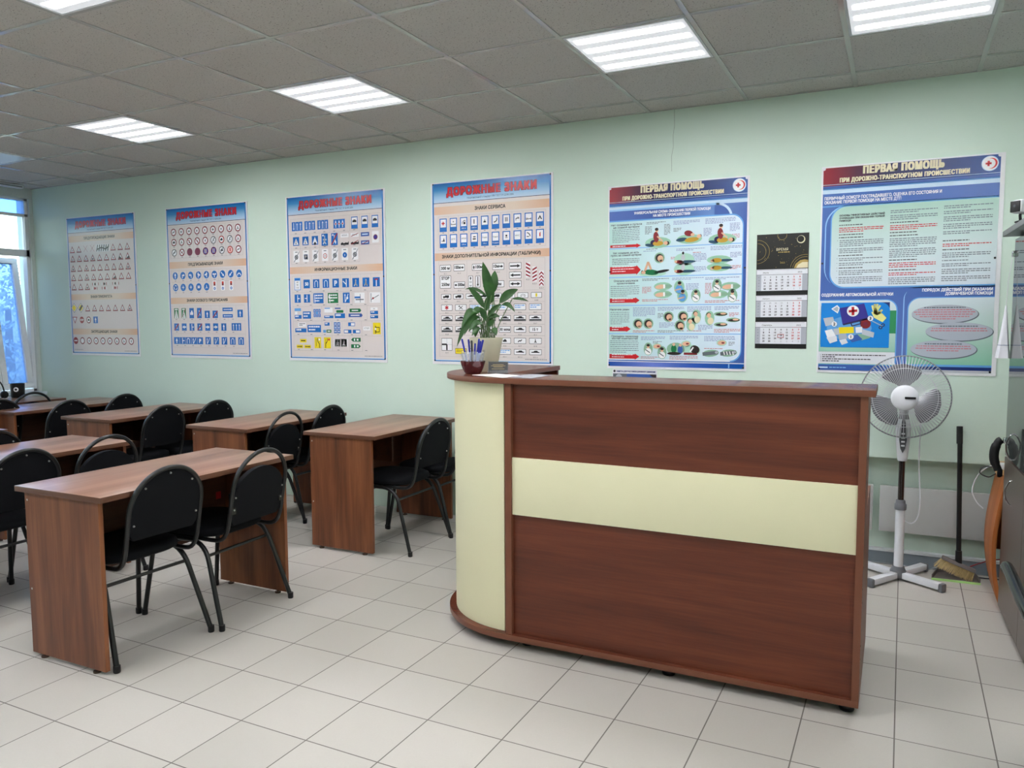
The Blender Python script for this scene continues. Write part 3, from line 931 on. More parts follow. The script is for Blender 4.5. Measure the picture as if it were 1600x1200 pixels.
def bsign(S, a, b, c, d, kind='', col='blue', fg='white'):
    S.rect(a, b, c, d, col, 3)
    w, h = c - a, d - b; u, v = (a + c) / 2, (b + d) / 2
    t = w * .09
    if kind == 'up': S.arrow(u, d - h * .12, u, b + h * .12, t * 1.6, fg, 4)
    elif kind == 'upt': S.line([(u, d - h * .05), (u, b + h * .25)], t * 1.6, fg, 4); S.rect(u - w * .25, b + h * .15, u + w * .25, b + h * .27, 'red', 5)
    elif kind == 'left': S.arrow(c - w * .1, v, a + w * .08, v, h * .18, fg, 4)
    elif kind == 'right': S.arrow(a + w * .1, v, c - w * .08, v, h * .18, fg, 4)
    elif kind == 'slash': S.line([(a + w * .05, d - h * .05), (c - w * .05, b + h * .05)], w * .16, 'dred', 6); blob(S, u, v, w * .7, h * .7, fg, 4)
    elif kind == 'P': S.text('P', u, v + h * .28, h * .56, fg, 4, align='c', bold=w * .03)
    elif kind == '50': S.text('50', u, v + h * .17, h * .36, fg, 4, align='c', bold=w * .02)
    elif kind == 'u': S.line([(u - w * .22, d - h * .1), (u - w * .22, b + h * .32), (u - w * .1, b + h * .18), (u + w * .1, b + h * .18), (u + w * .22, b + h * .32), (u + w * .22, d - h * .1)], t, fg, 4)
    elif kind == 'y': S.line([(u + w * .1, d - h * .05), (u + w * .1, b + h * .12)], t * 1.3, fg, 4); S.line([(a + w * .1, b + h * .3), (u + w * .1, d - h * .3)], t * 1.3, fg, 4)
    elif kind == 'man': blob(S, u, v, w * .8, h * .8, fg, 4); S.disc(u, b + h * .2, w * .08, fg, 4, n=8); S.line([(u, b + h * .3), (u - w * .05, v + h * .1), (u + w * .2, d - h * .12)], w * .13, fg, 4); S.line([(u - w * .05, v + h * .1), (u - w * .25, d - h * .12)], w * .12, fg, 4)
    elif kind == 'cross':
        S.poly([(u, b + h * .12), (a + w * .12, d - h * .1), (c - w * .12, d - h * .1)], 'white', 4)
        S.disc(u, v - h * .05, w * .06, 'black', 5, n=8); S.line([(u, v), (u - w * .04, v + h * .16), (u - w * .12, d - h * .16)], w * .07, 'black', 5); S.line([(u - w * .04, v + h * .16), (u + w * .1, d - h * .16)], w * .07, 'black', 5)
    elif kind == 'text':
        n = max(1, int(h / .022)); S.greek(a + w * .1, b + h * .15, c - w * .1, n, h * .8 / n, fg, 4, seed=int(a * 1000))
    elif kind == 'vlines':
        for k in range(3):
            x = a + w * (.2 + .3 * k); S.arrow(x, d - h * .08, x, b + h * .1, w * .055, fg, 4)
    elif kind == 'vdown':
        x = a + w * .18; S.arrow(x, b + h * .1, x, d - h * .08, w * .055, fg, 4)
        for k in (1, 2):
            x = a + w * (.18 + .32 * k); S.arrow(x, d - h * .08, x, b + h * .1, w * .055, fg, 4)
        for k in (1, 2): S.rect(a + w * (.02 + .32 * k), b, a + w * (.035 + .32 * k), d, 'white', 4)
    elif kind == 'side': S.line([(u, b + h * .08), (u, d - h * .08)], t * 1.2, fg, 4); S.line([(u, v), (c - w * .15, v)], t * 1.2, fg, 4)
    elif kind == 'sidel': S.line([(u, b + h * .08), (u, d - h * .08)], t * 1.2, fg, 4); S.line([(u, v), (a + w * .15, v)], t * 1.2, fg, 4)
    elif kind == 'merge': S.arrow(u - w * .18, d - h * .08, u - w * .18, b + h * .1, t, fg, 4); S.line([(u + w * .28, b + h * .12), (u + w * .1, v), (u - w * .15, d - h * .1)], t, fg, 4)
    elif kind: blob(S, u, v, w * .8, h * .7, fg, 4)
def service(S, a, b, c, d, glyph, col='black', foot=None):
    w, h = c - a, d - b; u = (a + c) / 2
    S.rect(a, b, c, d, 'blue', 3); S.rect(a + w * .12, b + h * .07, c - w * .12, b + h * .66, 'white', 4)
    g = b + h * .37
    q = w * .24
    def Lp(*p, k=.28): S.line([(u + x * q, g + y * q) for x, y in p], q * k, col, 5)
    if glyph == '+': S.rect(u - q * .9, g - q * .3, u + q * .9, g + q * .3, 'red', 5); S.rect(u - q * .3, g - q * .9, u + q * .3, g + q * .9, 'red', 5)
    elif glyph == 'bed': Lp((-1.2, -.1), (-1.2, .9)); Lp((-1.2, .6), (1.2, .4)); Lp((1.2, 0), (1.2, .9)); S.disc(u - q * .5, g + q * .2, q * .22, col, 5, n=8)
    elif glyph == 'bed+': Lp((-1.2, .2), (-1.2, 1)); Lp((-1.2, .8), (1.2, .8)); Lp((1.2, .4), (1.2, 1)); Lp((-.3, -.6), (.3, -.6)); Lp((0, -.9), (0, -.3))
    elif glyph == 'gas': S.rect(u - q * .1, g - q, u + q, g + q, col, 5); S.rect(u + q * .1, g - q * .7, u + q * .8, g - q * .1, 'white', 6); Lp((-.1, -.4), (-.9, .1), (-.7, .9), k=.2)
    elif glyph == 'tool': Lp((0, -1.1), (0, 1.1), k=.5)
    elif glyph == 'wash': S.rect(u - q * .7, g + q * .2, u + q * .7, g + q * .8, col, 5); S.poly([(u - q * .4, g + q * .2), (u, g - q), (u + q * .4, g + q * .2)], 'mid', 5)
    elif glyph == 'phone': Lp((.7, -1), (.8, -.2), (.2, .6), (-.8, 1), k=.45)
    elif glyph == 'fork': Lp((-.4, -1), (-.4, 1), k=.4); Lp((.4, -1), (.4, 1), k=.4)
    elif glyph == 'tap': Lp((-.9, .2), (-.4, -.2), (1, -.2), k=.4); Lp((.3, -.2), (.3, -.9), k=.3); Lp((-.8, .2), (-.8, .9), k=.25)
    elif glyph == 'tent': S.poly([(u, g - q), (u - q * 1.1, g + q), (u - q * .5, g + q), (u, g), (u + q * .5, g + q), (u + q * 1.1, g + q)], col, 5)
    elif glyph == 'fir': S.poly([(u + q * .3, g - q), (u - q * .2, g + q), (u + q * .9, g + q)], col, 5); Lp((-1, .8), (0, .7), k=.3)
    elif glyph == 'car2': S.rect(u - q * .8, g + q * .2, u + q * .9, g + q * .8, col, 5); S.rect(u - q * .6, g - q * .8, u + q * .8, g - q * .3, col, 5)
    elif glyph == 'face': S.disc(u, g - q * .2, q * .5, col, 5, n=10); Lp((-.6, .7), (.6, .7), k=.3)
    elif glyph == 'sos': Lp((-.9, -1), (-.2, -.9), (.6, -.1), (.8, .7), k=.4); S.rect(u - q, g + q * .6, u + q * .2, g + q * .95, col, 5)
    elif glyph == 'ext': S.rect(u - q * .3, g - q * .7, u + q * .3, g + q, 'red', 5); S.rect(u - q * .1, g - q * 1.0, u + q * .5, g - q * .8, col, 5)
    else: S.text(glyph, u, g + q * .35, q * .75, col, 5, width=w * .62, align='c')
    if foot: S.text(foot, u, b + h * .86, h * .10, 'white', 5, align='c')
def plate(S, a, b, c, d, kind='', txt=None, code=None):
    S.rrect(a, b, c, d, .005, 'dark', 3); S.rrect(a + .003, b + .003, c - .003, d - .003, .004, 'white', 4)
    w, h = c - a, d - b; u, v = (a + c) / 2, (b + d) / 2
    if txt: S.text(txt, u, v + h * .2, h * .42, 'black', 5, align='c', bold=h * .02)
    if kind == 'r': S.arrow(a + w * .08, v, c - w * .08, v, h * .2, 'black', 5)
    elif kind == 'l': S.arrow(c - w * .08, v, a + w * .08, v, h * .2, 'black', 5)
    elif kind == 'lr': S.arrow(u, v, c - w * .08, v, h * .2, 'black', 5); S.arrow(u, v, a + w * .08, v, h * .2, 'black', 5)
    elif kind == 'down': S.arrow(u, b + h * .08, u, d - h * .08, w * .18, 'black', 5)
    elif kind == 'truck': S.rect(u - w * .1, v - h * .25, u + w * .3, v + h * .2, 'black', 5); S.rect(u - w * .3, v - h * .1, u - w * .1, v + h * .2, 'black', 5); S.disc(u - w * .2, v + h * .22, h * .1, 'black', 5, n=8); S.disc(u + w * .15, v + h * .22, h * .1, 'black', 5, n=8)
    elif kind == 'car' or kind == 'park':
        y = v if kind == 'car' else v - h * .05
        S.poly([(u - w * .33, y + h * .1), (u - w * .32, y - h * .05), (u - w * .15, y - h * .08), (u - w * .07, y - h * .25), (u + w * .15, y - h * .25), (u + w * .2, y - h * .08), (u + w * .33, y - h * .02), (u + w * .33, y + h * .12)], 'black', 5)
        if kind == 'park': S.rect(a + .004, v + h * .18, c - .004, d - .004, 'black', 5)
    elif kind == 'bike': S.disc(u - w * .15, v + h * .08, h * .2, 'black', 5); S.disc(u - w * .15, v + h * .08, h * .14, 'white', 6); S.disc(u + w * .17, v + h * .08, h * .2, 'black', 5); S.disc(u + w * .17, v + h * .08, h * .14, 'white', 6); S.line([(u - w * .15, v + h * .08), (u - w * .05, v - h * .15), (u + w * .1, v - h * .15), (u + w * .17, v + h * .08)], h * .06, 'black', 6)
    elif kind == 'ast':
        for k in range(3):
            x, y = math.cos(k * PI / 3 + PI / 2) * h * .36, math.sin(k * PI / 3 + PI / 2) * h * .36
            S.line([(u - x, v - y), (u + x, v + y)], h * .16, 'red', 5)
    elif kind == 'ham': S.line([(u - w * .16, v - h * .25), (u + w * .15, v + h * .28)], h * .1, 'black', 5); S.line([(u + w * .16, v - h * .25), (u - w * .15, v + h * .28)], h * .1, 'black', 5); S.line([(u - w * .2, v - h * .12), (u - w * .1, v - h * .3)], h * .14, 'black', 5)
    elif kind == 'amber': S.rect(u - w * .08, v - h * .3, u + w * .08, v + h * .3, 'yellow', 5)
    elif kind == 'text': S.greek(a + w * .1, b + h * .2, c - w * .1, 2, h * .3, 'lblue', 5, seed=int(a * 999 + b * 99))
    elif kind == 'junction':
        S.rect(a + .003, v - h * .01, c - .003, v + h * .02, 'lgrey', 5); S.rect(u - w * .01, b + .003, u + w * .02, d - .003, 'lgrey', 5); S.line([(a + .004, v), (u, v), (u, d - .004)], w * .13, 'black', 6)
    elif kind == 'blob': blob(S, u, v, w * .4, h * .7, 'black', 5)
    if code: S.text(code, u, d + .020, .0095, 'dark', 3, align='c')

def road_poster(label, u0, title_w):
    t = poster(label, u0, 2.445, 0.972, 1.318)
    S = Sheet()
    S.rect(0.014, 0.008, 0.958, 1.297, 'cell', 1)
    S.rect(0.014, 0.008, 0.958, 0.147, M_SKYGRAD, 2)
    S.rect(0.014, 0.146, 0.958, 0.150, 'ink', 3)
    S.rect(0.014, 0.008, 0.026, 1.297, 'edge', 3); S.rect(0.946, 0.008, 0.958, 1.297, 'edge', 3); S.rect(0.014, 1.285, 0.958, 1.297, 'edge', 3); S.rect(0.026, 1.284, 0.946, 1.290, 'pale', 4)
    T = Sheet()
    T.text('ДОРОЖНЫЕ ЗНАКИ', 0.492, 0.097, 0.050, 'ink', 4, width=0.708, align='c', bold=0.0068, gap=1.22)
    T.text('ДОРОЖНЫЕ ЗНАКИ', 0.492, 0.097, 0.050, 'red', 5, width=0.708, align='c', bold=0.0042, gap=1.22)
    T.text('Национальный стандарт РФ ГОСТ Р 52290-2004', 0.49, 0.131, 0.0135, 'navy', 4, width=0.37, align='c')
    return t, S, T
def band(S, v0, v1, txt, u0, u1):
    S.rect(0.028, v0, 0.946, v1, M_BANDGRAD, 2)
    S.text(txt, (u0 + u1) / 2, v1 - (v1 - v0) * .32, (v1 - v0) * .40, 'black', 4, width=u1 - u0, align='c', bold=0.0010)
def gridlines(S, us, v0, v1):
    for u in us: S.rect(u - .0007, v0, u + .0007, v1, 'line', 2)
    S.rect(us[0], v0 - .0007, us[-1], v0 + .0007, 'line', 2); S.rect(us[0], v1 - .0007, us[-1], v1 + .0007, 'line', 2)
def finish_road(t, S, T):
    S.greek(0.76, 1.268, 0.93, 1, .008, 'mid', 3, seed=3, last=1)
    S.build('printed_sheet', t); T.build('title_lettering', t)
    screws(t, [(0.02, 0.012), (0.952, 0.012), (0.02, 0.66), (0.952, 0.66), (0.02, 1.29), (0.952, 1.29)])

# ---- poster 1: warning, priority, prohibition
t, S, T = road_poster('road sign poster with rows of warning triangles, nearest the window', -7.232, 0.7)
band(S, .176, .235, 'ПРЕДУПРЕЖДАЮЩИЕ ЗНАКИ', .253, .688)
dx = .0975
for r, v in enumerate((.303, .391, .483, .571, .660)):
    for c in range(9 if r < 4 else 3):
        u = .077 + dx * c
        if r == 0 and c in (2, 3): 
            for sx in (-1, 1): S.line([(u - sx * .028, v - .03), (u + sx * .028, v + .03)], .008, 'white', 4); S.line([(u - sx * .028, v - .03), (u + sx * .028, v + .03)], .004, 'dred', 5)
            continue
        if r == 0 and c in (4, 5): continue
        tri(S, u, v, .076, .066, slope=(-1 if c == 7 else 1) if (r == 1 and c in (7, 8)) else (1 if (r == 3 and c == 6) else 0))
S.rect(.423, .271, .612, .338, 'white', 3)
for k in range(6): S.poly([(.425 + k * .031, .335), (.440 + k * .031, .274), (.453 + k * .031, .274), (.438 + k * .031, .335)], 'black', 4)
S.line([(.430, .318), (.500, .300), (.560, .318), (.605, .290)], .012, 'black', 5)
for g, u in enumerate((.345, .48, .63)):
    for rr in (0, 1):
        n = 5 if rr == 0 else 4
        for k in range(n): S.rect(u + k * .021, .627 + rr * .040, u + .008 + k * .021, .652 + rr * .040, 'dred' if (k + rr + g) % 2 == 0 else 'white', 4)
        S.disc(u + .04, .64 + rr * .04, .012, 'dred' if rr else 'black', 5)
band(S, .731, .787, 'ЗНАКИ ПРИОРИТЕТА', .314, .618)
for c in range(9):
    u, v = .063 + .099 * c, .862
    if c < 2:
        S.poly([(u, v - .047), (u - .046, v), (u, v + .047), (u + .046, v)], 'dark', 3); S.poly([(u, v - .042), (u - .041, v), (u, v + .042), (u + .041, v)], 'white', 4); S.poly([(u, v - .033), (u - .032, v), (u, v + .033), (u + .032, v)], 'yellow', 5)
        if c: S.line([(u - .02, v + .022), (u + .02, v - .022)], .02, 'dark', 6)
    else: tri(S, u, v + .003, .072, .064)
u, v = .066, .978
S.poly([(u - .036, v - .030), (u + .036, v - .030), (u, v + .036)], 'dred', 3); S.poly([(u - .024, v - .023), (u + .024, v - .023), (u, v + .021)], 'white', 4)
u = .168; S.disc(u, v, .032, 'dred', 3); S.text('STOP', u, v + .009, .018, 'white', 4, align='c', bold=.001, width=.046)
ring(S, .269, v, .033); bsign(S, .336, .946, .402, 1.010, 'up')
band(S, 1.062, 1.118, 'ЗАПРЕЩАЮЩИЕ ЗНАКИ', .300, .668)
for c in range(9):
    u, v = .064 + .099 * c, 1.178
    if c == 0: S.disc(u, v, .034, 'dred', 3); S.rect(u - .023, v - .006, u + .023, v + .006, 'white', 4)
    else: ring(S, u, v, .034, glyph=c > 1)
S.greek(.04, 1.262, .17, 1, .008, 'mid', 3, last=1)
finish_road(t, S, T)

# ---- poster 2: prohibition, mandatory, special regulation
t, S, T = road_poster('road sign poster with round red rimmed signs above blue discs', -5.862, 0.7)
rowspec = [['r'] * 9, ['r', 'r', 'rb', 'rb', 'r', 'g', 'f', 'g', 'r'], ['g', 'rb', 'w', 'w', 'w2', 'w2', 'g', 'c', 'r']]
for r, v in enumerate((.212, .301, .391)):
    for c in range(9):
        u, k = .096 + .0958 * c, rowspec[r][c]
        if k == 'r': ring(S, u, v, .033)
        elif k == 'rb': ring(S, u, v, .033, bar=1)
        elif k == 'g': ring(S, u, v, .033, 'grey'); S.line([(u - .02, v + .024), (u + .02, v - .024)], .006, 'mid', 7)
        elif k == 'f': ring(S, u, v, .033, 'fire')
        elif k == 'c': ring(S, u, v, .033, 'fire', 'pink', glyph=False); S.rect(u - .006, v - .015, u + .006, v + .015, 'red', 6)
        else:
            S.disc(u, v, .033, 'wine', 4); S.disc(u, v, .026, 'purple' if k == 'w2' else 'wine', 5); S.line([(u - .02, v - .02), (u + .02, v + .02)], .008, 'wine', 6)
            if k == 'w2':
                for q in (-.008, .008): S.rect(u + q - .003, v - .018, u + q + .003, v + .018, 'white', 7)
        codes(S, u, v + .040)
gridlines(S, [.048 + .0958 * c for c in range(10)], .165, .440)
band(S, .471, .530, 'ПРЕДПИСЫВАЮЩИЕ ЗНАКИ', .262, .675)
for c, k in enumerate(('up', 'r', 'l', 'ur', 'ul', 'lr', 'dr', 'dl', 'arch')): bdisc(S, .097 + .0954 * c, .594, .033, k); codes(S, .097 + .0954 * c, .636)
for c, k in enumerate(('round', 'car', 'man', '50', 'chain')): bdisc(S, .096 + .0953 * c, .697, .033, k); codes(S, .096 + .0953 * c, .740)
for c in range(3):
    a = .549 + .097 * c
    S.rrect(a, .649, a + .045, .733, .006, 'white', 3); S.rect(a + .011, .656, a + .034, .690, 'fire', 4); S.rect(a + .011, .672, a + .034, .690, 'maroon', 5); S.disc(a + .0225, .714, .012, 'blue', 4); S.disc(a + .0225, .714, .005, 'white', 5)
gridlines(S, [.048 + .0958 * c for c in range(10)], .548, .650)
band(S, .786, .841, 'ЗНАКИ ОСОБОГО ПРЕДПИСАНИЯ', .230, .717)
for k in range(2):
    a = .065 + .093 * k; S.rect(a, .879, a + .055, .969, 'green', 3)
    S.poly([(a + .006, .968), (a + .022, .900), (a + .026, .900), (a + .024, .968)], 'white', 4); S.poly([(a + .049, .968), (a + .033, .900), (a + .029, .900), (a + .031, .968)], 'white', 4); S.rect(a + .010, .885, a + .045, .895, 'white', 4)
    if k: S.line([(a + .008, .96), (a + .048, .885)], .005, 'dred', 5)
bsign(S, .255, .879, .311, .969, 'car'); bsign(S, .349, .879, .405, .969, 'slash'); bsign(S, .441, .904, .503, .968, 'up'); bsign(S, .536, .904, .598, .968, 'slash')
bsign(S, .655, .880, .773, .911, 'right'); bsign(S, .655, .936, .773, .965, 'left'); bsign(S, .827, .899, .889, .963, 'up')
for k, q in enumerate(('slash', 'left', 'side', 'slash', 'right', 'right', 'up')): bsign(S, .059 + .0958 * k, 1.014, .119 + .0958 * k, 1.078, q)
bsign(S, .755, 1.012, .865, 1.076, 'vlines')
for k, q in enumerate(('up', 'side', 'u', 'merge', 'P')): bsign(S, .050 + .0725 * k, 1.136, .120 + .0725 * k, 1.197, q)
for k in range(5): bsign(S, .440 + .0965 * k, 1.133, .505 + .0965 * k, 1.197, 'merge' if k < 3 else 'u')
for v in (.977, 1.088, 1.208):
    for k in range(8): codes(S, .09 + .0975 * k, v)
gridlines(S, [.04, .135, .235, .33, .425, .52, .62, .72, .81, .91], .860, .992); gridlines(S, [.04, .91], .992, 1.105); gridlines(S, [.04, .91], 1.105, 1.225)
finish_road(t, S, T)

# ---- poster 3: information signs
t, S, T = road_poster('road sign poster of blue, green and yellow informational signs', -4.473, 0.7)
bsign(S, .061, .203, .170, .275, 'vdown'); bsign(S, .192, .203, .300, .275, 'vdown'); bsign(S, .323, .203, .431, .275, 'vdown')
bsign(S, .483, .206, .595, .276, 'vlines')
for k in range(3): S.disc(.505 + .034 * k, .241, .011, 'white', 5); S.disc(.505 + .034 * k, .241, .007, 'red', 6)
for k in range(3):
    a = .656 + .0965 * k; S.rect(a, .195, a + .061, .287, 'blue', 3); S.rect(a + .006, .202, a + .055, .257, 'white', 4); S.rect(a + .012, .224, a + .050, .238, 'black', 5); S.rect(a + .02, .218, a + .042, .226, 'black', 5)
for k, q in enumerate(('cross', 'cross', 'tri')):
    a = .069 + .097 * k; bsign(S, a, .323, a + .064, .392, q if q == 'cross' else '')
    if q == 'tri': S.poly([(a + .032, .330), (a + .006, .384), (a + .058, .384)], 'white', 4); S.disc(a + .032, .383, .012, 'dark', 5)
for k in range(2):
    a = .361 + .097 * k; bsign(S, a, .310, a + .064, .404, 'man'); S.rect(a + .008, .318, a + .024, .330, 'white', 4)
    if k: S.line([(a + .004, .400), (a + .060, .314)], .010, 'dred', 6)
for k in range(2):
    a = .551 + .097 * k; S.rect(a, .319, a + .077, .349, 'white', 3); S.text('МЕЖА', a + .038, .339, .012, 'mid', 4, width=.05, align='c')
    S.poly([(a, .407), (a, .394), (a + .015, .386), (a + .03, .394), (a + .05, .388), (a + .065, .392), (a + .077, .380), (a + .077, .407)], 'black', 4)
    if k: S.line([(a + .004, .345), (a + .074, .322)], .005, 'dred', 5); S.line([(a + .004, .404), (a + .074, .376)], .005, 'dred', 5)
    b = .319 + .062 * k; S.rect(.745, b, .824, b + .031, 'royal', 3); S.rect(.757, b + .010, .812, b + .020, 'pale', 4)
S.line([(.750, .408), (.820, .386)], .005, 'dred', 5)
S.rrect(.851, .316, .913, .402, .005, 'white', 3); S.disc(.882, .360, .020, 'wine', 4); S.disc(.882, .360, .014, 'purple', 5)
for k, q in enumerate(('s', 'P', 's', 'r', 's', 'm', 's')):
    a = .070 + .0975 * k; S.rrect(a, .432, a + .061, .524, .005, 'white', 3); S.rect(a + .017, .440, a + .044, .446, 'mid', 4); u, v = a + .0305, .484
    if q == 'P': bsign(S, u - .018, v - .020, u + .018, v + .020, 'P')
    elif q == 'r': ring(S, u, v, .021, 'red', glyph=False); S.text('30', u, v + .007, .014, 'black', 6, align='c')
    elif q == 'm': bdisc(S, u, v, .021, 'man')
    else:
        S.poly([(a, .522), (a + .012, .522), (a + .061, .446), (a + .061, .434)], 'grey', 4); S.disc(u, v, .019, 'mid', 5); S.disc(u, v, .013, 'grey', 6); S.line([(u - .01, v - .01), (u + .01, v + .01)], .004, 'dark', 7)
for v in (.293, .409, .530):
    for k in range(7): codes(S, .10 + .097 * k, v)
gridlines(S, [.048, .445, .64, .735, .83, .93], .180, .302); gridlines(S, [.048, .145, .242, .34, .437, .535, .63, .73, .83, .93], .302, .415); gridlines(S, [.048, .145, .242, .34, .437, .535, .63, .73], .415, .540)
band(S, .562, .617, 'ИНФОРМАЦИОННЫЕ ЗНАКИ', .286, .701)
S.rect(.072, .649, .136, .748, 'lblue', 3); S.rect(.077, .672, .131, .743, 'white', 4); S.rect(.079, .654, .129, .668, 'blue', 4)
for k in range(3): S.text(('60', '90', '110')[k], .104, .690 + .022 * k, .013, 'black', 5, align='c')
for k, q in enumerate(('50', 'u', 'u', 'P', 'y', 'man', 'man', 'upt')): bsign(S, .167 + .0976 * k, .665, .232 + .0976 * k, .735, q)
bsign(S, .070, .782, .134, .849, 'side'); bsign(S, .167, .782, .232, .849, 'sidel'); bsign(S, .265, .776, .367, .856, 'text'); bsign(S, .411, .776, .514, .856, 'text', 'green')
S.rect(.418, .800, .432, .815, 'white', 5); S.line([(.430, .852), (.430, .785)], .006, 'white', 5); S.line([(.280, .852), (.280, .785)], .006, 'white', 5)
bsign(S, .560, .776, .626, .857, 'merge'); S.disc(.603, .818, .010, 'white', 5)
for k in range(2):
    a = (.673, .819)[k]; S.rect(a, .779, a + .097, .859, 'white', 3)
    if k: S.line([(a + .012, .855), (a + .012, .785)], .005, 'mid', 4); S.line([(a + .012, .835), (a + .085, .800)], .005, 'mid', 4); S.disc(a + .03, .824, .008, 'dred', 5)
    else: S.line([(a + .055, .855), (a + .055, .790)], .005, 'mid', 4); S.rect(a, .808, a + .055, .822, 'blue', 4); S.rect(a + .01, .828, a + .088, .836, 'mid', 4)
S.rect(.066, .893, .133, .916, 'lblue', 3); bsign(S, .066, .948, .138, .978, 'text'); bsign(S, .152, .920, .236, .978, 'text'); S.rect(.071, .920, .095, .945, 'white', 3)
for k in range(6): bsign(S, .263 + .025 * (k % 3), .902 + .034 * (k // 3), .284 + .025 * (k % 3), .932 + .034 * (k // 3), 'up')
S.disc(.297, .934, .012, 'lblue', 5)
S.rect(.372, .893, .455, .930, 'white', 3); S.rect(.375, .893, .430, .901, 'lblue', 4); bsign(S, .370, .955, .462, .975, 'text'); S.rect(.478, .893, .535, .903, 'royal', 3); S.rrect(.492, .912, .562, .933, .005, 'green', 3); bsign(S, .476, .938, .577, .975, 'text')
for k, (a, c, col) in enumerate(((.623, .735, 'green'), (.612, .748, 'royal'))):
    b = .902 + .038 * k; S.poly([(a, b), (a, b + .028), (c - .012, b + .028), (c, b + .014), (c - .012, b)], col, 3); S.rect(a + .02, b + .010, c - .03, b + .018, 'white', 4)
S.rect(.825, .895, .890, .914, 'white', 3); S.text('км', .857, .909, .010, 'black', 4, align='c'); bsign(S, .821, .921, .894, .946, 'text'); bsign(S, .821, .956, .894, .978, 'text')
S.rrect(.100, 1.009, .182, 1.043, .005, 'white', 3); S.greek(.11, 1.015, .172, 2, .012, 'dark', 4); bsign(S, .068, 1.056, .185, 1.088, 'text'); bsign(S, .196, 1.028, .335, 1.087, 'text')
bsign(S, .372, 1.009, .422, 1.034, 'text'); S.rect(.356, 1.068, .385, 1.090, 'lblue', 3); S.rrect(.390, 1.066, .438, 1.090, .004, 'green', 3); S.rect(.4, 1.074, .428, 1.082, 'white', 4)
for k in range(6): bsign(S, .465 + .033 * (k % 2), 1.008 + .030 * (k // 2), .495 + .033 * (k % 2), 1.034 + .030 * (k // 2), 'right')
bsign(S, .606, 1.009, .672, 1.038, ''); S.rect(.633, 1.014, .668, 1.034, 'white', 4); bsign(S, .563, 1.066, .637, 1.094, ''); S.rect(.568, 1.071, .605, 1.089, 'white', 4); bsign(S, .650, 1.066, .720, 1.094, ''); S.rect(.680, 1.071, .715, 1.089, 'white', 4)
S.rrect(.751, 1.041, .817, 1.071, .005, 'white', 3); S.text('СТОП', .784, 1.061, .012, 'black', 4, align='c', width=.046)
S.rect(.844, 1.012, .915, 1.100, 'yellow', 3); S.line([(.868, 1.095), (.868, 1.035)], .006, 'black', 4); S.frame(.868, 1.045, .905, 1.085, .005, 'black', 4); S.disc(.868, 1.060, .009, 'white', 5)
S.rect(.115, 1.142, .182, 1.170, 'yellow', 3); S.rect(.125, 1.150, .17, 1.160, 'black', 4)
for k in range(2): S.rect(.078 + .082 * k, 1.190, .145 + .082 * k, 1.216, 'yellow', 3); S.arrow(.085 + .082 * k, 1.203, .138 + .082 * k, 1.203, .005, 'black', 4)
for k in range(2):
    a = .265 + .097 * k; S.rect(a, 1.127, a + .067, 1.215, 'yellow', 3); S.line([(a + .033, 1.135), (a + .033, 1.160), (a + (.050 if k == 0 else .016), 1.180), (a + (.050 if k == 0 else .016), 1.212)], .006, 'black', 4); S.line([(a + .018, 1.14), (a + .018, 1.2)], .004, 'black', 4); S.disc(a + .05, 1.145, .009, 'white' if k == 0 else 'red', 5)
S.rect(.461, 1.139, .598, 1.200, 'white', 3)
for k in range(2): bsign(S, .472 + .062 * k, 1.140, .527 + .062 * k, 1.199, 'man', 'green')
for k in range(2):
    b = 1.129 + .051 * k; a, c = .631, .724
    P = [(a + .018, b), (a, b + .015), (a + .018, b + .030), (c, b + .030), (c, b)]
    if k: P = [(a + c - x, y) for x, y in P]
    S.poly(P, 'green', 3); S.rect(a + .028, b + .006, a + .040, b + .024, 'white', 4); S.rect(a + .055, b + .008, a + .072, b + .022, 'white', 4)
for v in (.757, .868, .988, 1.103, 1.225):
    for k in range(6): codes(S, .10 + .135 * k, v)
gridlines(S, [.050, .15, .248, .345, .443, .54, .637, .735, .832, .93], .636, .768); gridlines(S, [.050, .25, .39, .54, .65, .80, .93], .768, .880); gridlines(S, [.050, .25, .345, .595, .79, .93], .880, .997); gridlines(S, [.050, .345, .445, .545, .735, .835, .93], .997, 1.114); gridlines(S, [.050, .25, .445, .615, .74], 1.114, 1.235)
finish_road(t, S, T)

# ---- poster 4: service and additional plates
t, S, T = road_poster('road sign poster partly hidden by the potted plant on the counter', -3.092, 0.7)
band(S, .174, .231, 'ЗНАКИ СЕРВИСА', .367, .610)
G1 = ('+', 'bed+', 'gas', 'tool', 'wash', 'phone', 'fork', 'tap', 'bed', 'tent')
G2 = ('fir', 'ДПС', 'МИЛИЦИЯ', 'car2', 'Радио', 'Канал', 'face', 'WC', 'sos', 'ext')
for c in range(10):
    a = .073 + .0857 * c
    service(S, a, .259, a + .061, .355, G1[c], foot={2: '500 м', 3: '1000 м'}.get(c))
    service(S, a, .375, a + .061, .470, G2[c], foot={2: '150 м', 4: '102,5', 5: '9 канал'}.get(c))
    codes(S, a + .03, .360, .014); codes(S, a + .03, .475, .014)
gridlines(S, [.061 + .0857 * c for c in range(11)], .245, .488)
band(S, .507, .562, 'ЗНАКИ ДОПОЛНИТЕЛЬНОЙ ИНФОРМАЦИИ (ТАБЛИЧКИ)', .092, .880)
plate(S, .071, .593, .165, .642, txt='300 м', code='8.1.1')
plate(S, .187, .592, .281, .641, code='8.1.3'); S.text('100м', .196, .624, .021, 'black', 5, width=.05, bold=.001); S.arrow(.250, .616, .274, .616, .008, 'black', 5)
plate(S, .341, .594, .435, .642, code='8.2.1'); S.text('100м', .370, .626, .021, 'black', 5, width=.055, bold=.001); S.arrow(.356, .632, .356, .604, .007, 'black', 5)
